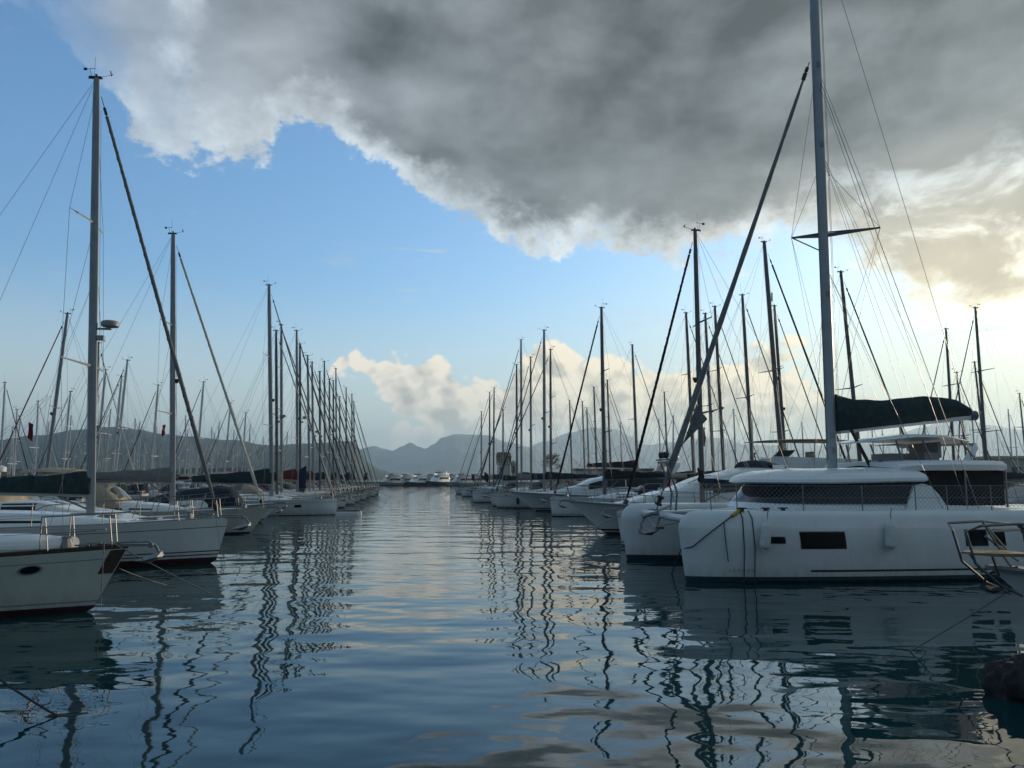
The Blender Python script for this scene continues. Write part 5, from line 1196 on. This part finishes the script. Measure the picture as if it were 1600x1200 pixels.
# ------------------------------------------------------------------ fenders, mooring lines
def fender(p, label, r_=.13, h=.62, tilt=0.0):
    root = empty('fender', p, HEAD_R, label, 'fender', 'white fenders hanging on the catamaran'); root.rotation_euler = (0, R(tilt), HEAD_R)
    n = 9; prof = [(.03, h / 2 + .10), (.05, h / 2 + .06), (.07, h / 2)] + [(r_ * (1 - .35 * abs(t) ** 12), t * h / 2 * .94) for t in (.95, .8, .5, 0, -.5, -.8, -.95)] + [(.06, -h / 2), (.04, -h / 2 - .06)]
    MB().tube([(0, 0, z) for _, z in prof], [a for a, _ in prof], 14).build('fender_body', FEND, root)
    MB().tube([(0, 0, h / 2 + .08), (.02, 0, h / 2 + .2), (.0, -.0, h / 2 + .34)], .012, 5).build('fender_line', ROPE, root)
def cw_(x, q, off=0.0, s_=1):
    v = Vector(catfn(s_)(CATH.u_at(x, q), q)); w = cat.matrix_basis @ (v + Vector((0, s_ * off, 0))); return w
cat_m = Matrix.Translation((10.10, 22.53, 0)) @ Matrix.Rotation(HEAD_R, 4, 'Z'); cat.matrix_basis = cat_m
f1 = cw_(4.52, .66, .15); fender(f1 - Vector((0, 0, .0)), 'white fender hanging beside the small porthole near the catamaran bow', tilt=-9)
f2 = cw_(1.45, .66, .15); fender(f2, 'white fender hanging amidships on the catamaran, right of the dark hull window', tilt=-5)
def line(pts, r_, m, label, name='mooring_line', cat_='rope'):
    o = MB().tube(pts, r_, 6).build(name, m); return tag(o, label, cat_)
a = cw_(4.95, 1.0, .06); b = Vector((2.7, 17.2, -.05)); c_ = cw_(6.1, .45, .06)
c1 = cw_(5.22, .93, .06)
line([a + Vector((0, 0, .06)), a.lerp(c1, .5) + Vector((0, 0, .02)), c1], .045, YEL, 'yellow chafe strap wrapped at the catamaran rail near its bow', 'chafe_strap', 'strap')
line([c1, c1.lerp(cw_(6.22, .50, .05), .5) + Vector((0, 0, .0)) + (cw_(5.7, .7, .05) - cw_(5.7, .7, 0)) * 2, cw_(6.12, .50, .05), cat_m @ Vector((6.34, 2.66, .78)), cat_m @ Vector((6.0, .8, -.1))], .016, ROPED, 'dark rope running from the yellow strap across the catamaran bow into the water')
line([cw_(4.98, 1, .03), cw_(4.98, .9, .05), cw_(4.97, .5, .05), cw_(4.95, .0, .06) - Vector((0, 0, .2))], .014, ROPED, 'dark rope hanging straight down the catamaran hull below the yellow strap, left of two')
line([cw_(4.78, 1, .03), cw_(4.76, .9, .05), cw_(4.72, .5, .05), cw_(4.70, .0, .06) - Vector((0, 0, .2))], .014, ROPED, 'dark rope hanging straight down the catamaran hull, right of two')
line([cw_(5.42, .84, .05), cw_(5.40, .6, .04), cw_(5.32, .30, .05)], .012, ROPED, 'short loose rope end dangling against the catamaran bow')
l1 = at(172, 846, 14.6); line(sag(l1, at(342, 934, 15.6) * 1.0 - Vector((0, 0, .0)), 8, .02), .010, ROPE, 'thin grey mooring line slanting from the cream yacht bow to the water')
line(sag(at(186, 888, 14.7), at(260, 914, 17.5), 6, .02), .007, ROPE, 'thin lower line running from the cream yacht bow toward the maroon-bottomed yacht')
line([at(163, 846, 14.35), at(160, 900, 14.30), at(157, 948, 14.35)], .010, ROPE, 'pale line hanging down the cream yacht bow to the waterline')
p0, p1 = at(-30, 1040, 8.6), at(97, 1102, 8.5); p1.z = -.02; line(sag(p0, p1, 6, .02), .012, ROPED, 'dark mooring line entering the water at the lower left')
line([at(338, 812, 22.6), at(344, 850, 22.55), at(352, 884, 22.5)], .008, ROPE, 'thin line hanging from the maroon-bottomed yacht bow into the water')
q0 = at(1640, 880, 9.6); q1 = at(1418, 1008, 11.6); q1.z = -.02; line(sag(q0, q1, 8, .03), .010, ROPE, 'grey mooring line slanting from the near right motor boat into the water')
q0 = at(422, 800, 35.6); q1 = at(500, 846, 33); q1.z = -.02; line(sag(q0, q1, 6, .05), .009, ROPE, 'thin mooring line slanting from the raked-bow cream yacht into the water')
# upturned white dinghy on the nearest left foredeck
dp = at(20, 846, 14.9)
dg = empty('inflatable_dinghy', (dp.x, dp.y, 1.17), HEAD_L, 'white inflatable dinghy lying upside down on the cream yacht foredeck', 'dinghy')
rg = []
for i in range(13):
    t = i / 12; x = lerp(-1.3, 1.35, t); w = .66 * (1 - max(0, (t - .55) / .45) ** 2.4 * .93); hh_ = .34 * (1 - .35 * max(0, (t - .5) / .5) ** 2)
    rg.append([(x, w * math.cos(a_), hh_ * max(0, math.sin(a_)) ** .7 + .02) for a_ in [math.pi * j / 10 for j in range(11)]])
mbd = MB().loft(rg, False, False); mbd.add(rg[0], [tuple(range(11))]); mbd.add(rg[-1], [tuple(range(11))]); mbd.build('dinghy_hull', PLAST, dg, sharp=60)
for s_ in (1, -1): MB().tube([(-1.35, s_ * .62, .12), (.3, s_ * .64, .12), (.95, s_ * .40, .12), (1.38, s_ * .06, .12)], .15, 10).build('dinghy_tube', PLAST, dg)
dg.scale = (.78,) * 3
# small platform at the plumb bow
pl = at(530, 803, 53.2); gp = empty('floating_platform', (pl.x + .55, pl.y, 0), HEAD_L, 'small white floating platform lying at the plumb bow of the left row sloop', 'float')
MB().loft([[(x, -w, -.1), (x, w, -.1), (x, w, .20), (x, w * .9, .26), (x, -w * .9, .26), (x, -w, .20)] for x, w in ((-.75, .4), (-.6, .55), (.7, .55), (.95, .35))]).build('float_body', PLAST, gp)
MB().tube([(-.7, .45, .28), (.6, .48, .28), (.85, .3, .28), (.85, -.3, .28), (.6, -.48, .28), (-.7, -.45, .28)], .03, 5).build('rubbing_strake', RUB, gp)

def rock(px, y, r_, label):
    from mathutils import noise as mn
    p = at(px, 1050, y); b = bmesh.new(); bmesh.ops.create_icosphere(b, subdivisions=5, radius=1.0)
    for v in b.verts:
        k = 1 + .22 * mn.fractal(v.co * 1.7, 1, 2, 6) + .05 * mn.fractal(v.co * 9, 1, 2, 3); v.co = Vector((v.co.x * r_ * k, v.co.y * r_ * k, v.co.z * r_ * .85 * k))
    me = bpy.data.meshes.new('rock'); b.to_mesh(me); b.free(); me.materials.append(mat("wet_rock", (.004, .005, .006), .75, var=.4, vscale=6, bump=.6, bscale=14))
    me.polygons.foreach_set('use_smooth', [True] * len(me.polygons)); o = bpy.data.objects.new('rock', me); COL.objects.link(o); o.location = (p.x, y, .02); return tag(o, label, 'rock')
rock(1618, 9.3, .52, 'dark wet lump of rock at the water surface below the near right motor boat')

def plain_fender(p, label, group, r_, h, m):
    o = MB().tube([(0, 0, z * h) for z in (.62, .54, .5, .46, .3, -.3, -.46, -.5, -.56)], [.012, .03, .06, r_ * .8, r_, r_, r_ * .8, .06, .03], 12).build('fender', m); o.location = p; tag(o, label, 'fender', group); return o
def bow_line(a, b, label, group, r_=.011):
    o = MB().tube(sag(a, b, 7, .06), r_, 5).build('mooring_line', ROPE); return tag(o, label, 'rope', group)
q = random.Random(5)
for i, (side, c, L, B, F, bow) in enumerate(ROWB):
    if (side < 0 and i < 4) or bow.y > 112: continue
    h = HV[side]; n = Vector((-h.y, h.x, 0)); n = n if n.y < 0 else -n
    row = 'left' if side < 0 else 'right'
    st = bow - h * .35 + n * .16 + Vector((0, 0, F - .05)); en = bow + h * (2.2 + q.random()) + n * (.8 + q.random()); en.z = -.03
    bow_line(st, en, 'thin bow line of a %s row yacht slanting into the channel water' % row, 'bow lines of the %s row yachts' % row)
    for k in range(2):
        d_ = 2.0 + 1.8 * k + q.random() * .8; p = bow - h * d_ + n * (B * .5 * min(1, .30 + .15 * d_) + .10); p.z = F * .52
        plain_fender(p, 'vinyl fender hanging on the side of a %s row yacht' % row, 'fenders hanging along the %s row yachts' % row, .13, .62, FEND if (i + k) % 3 else CNAVY)
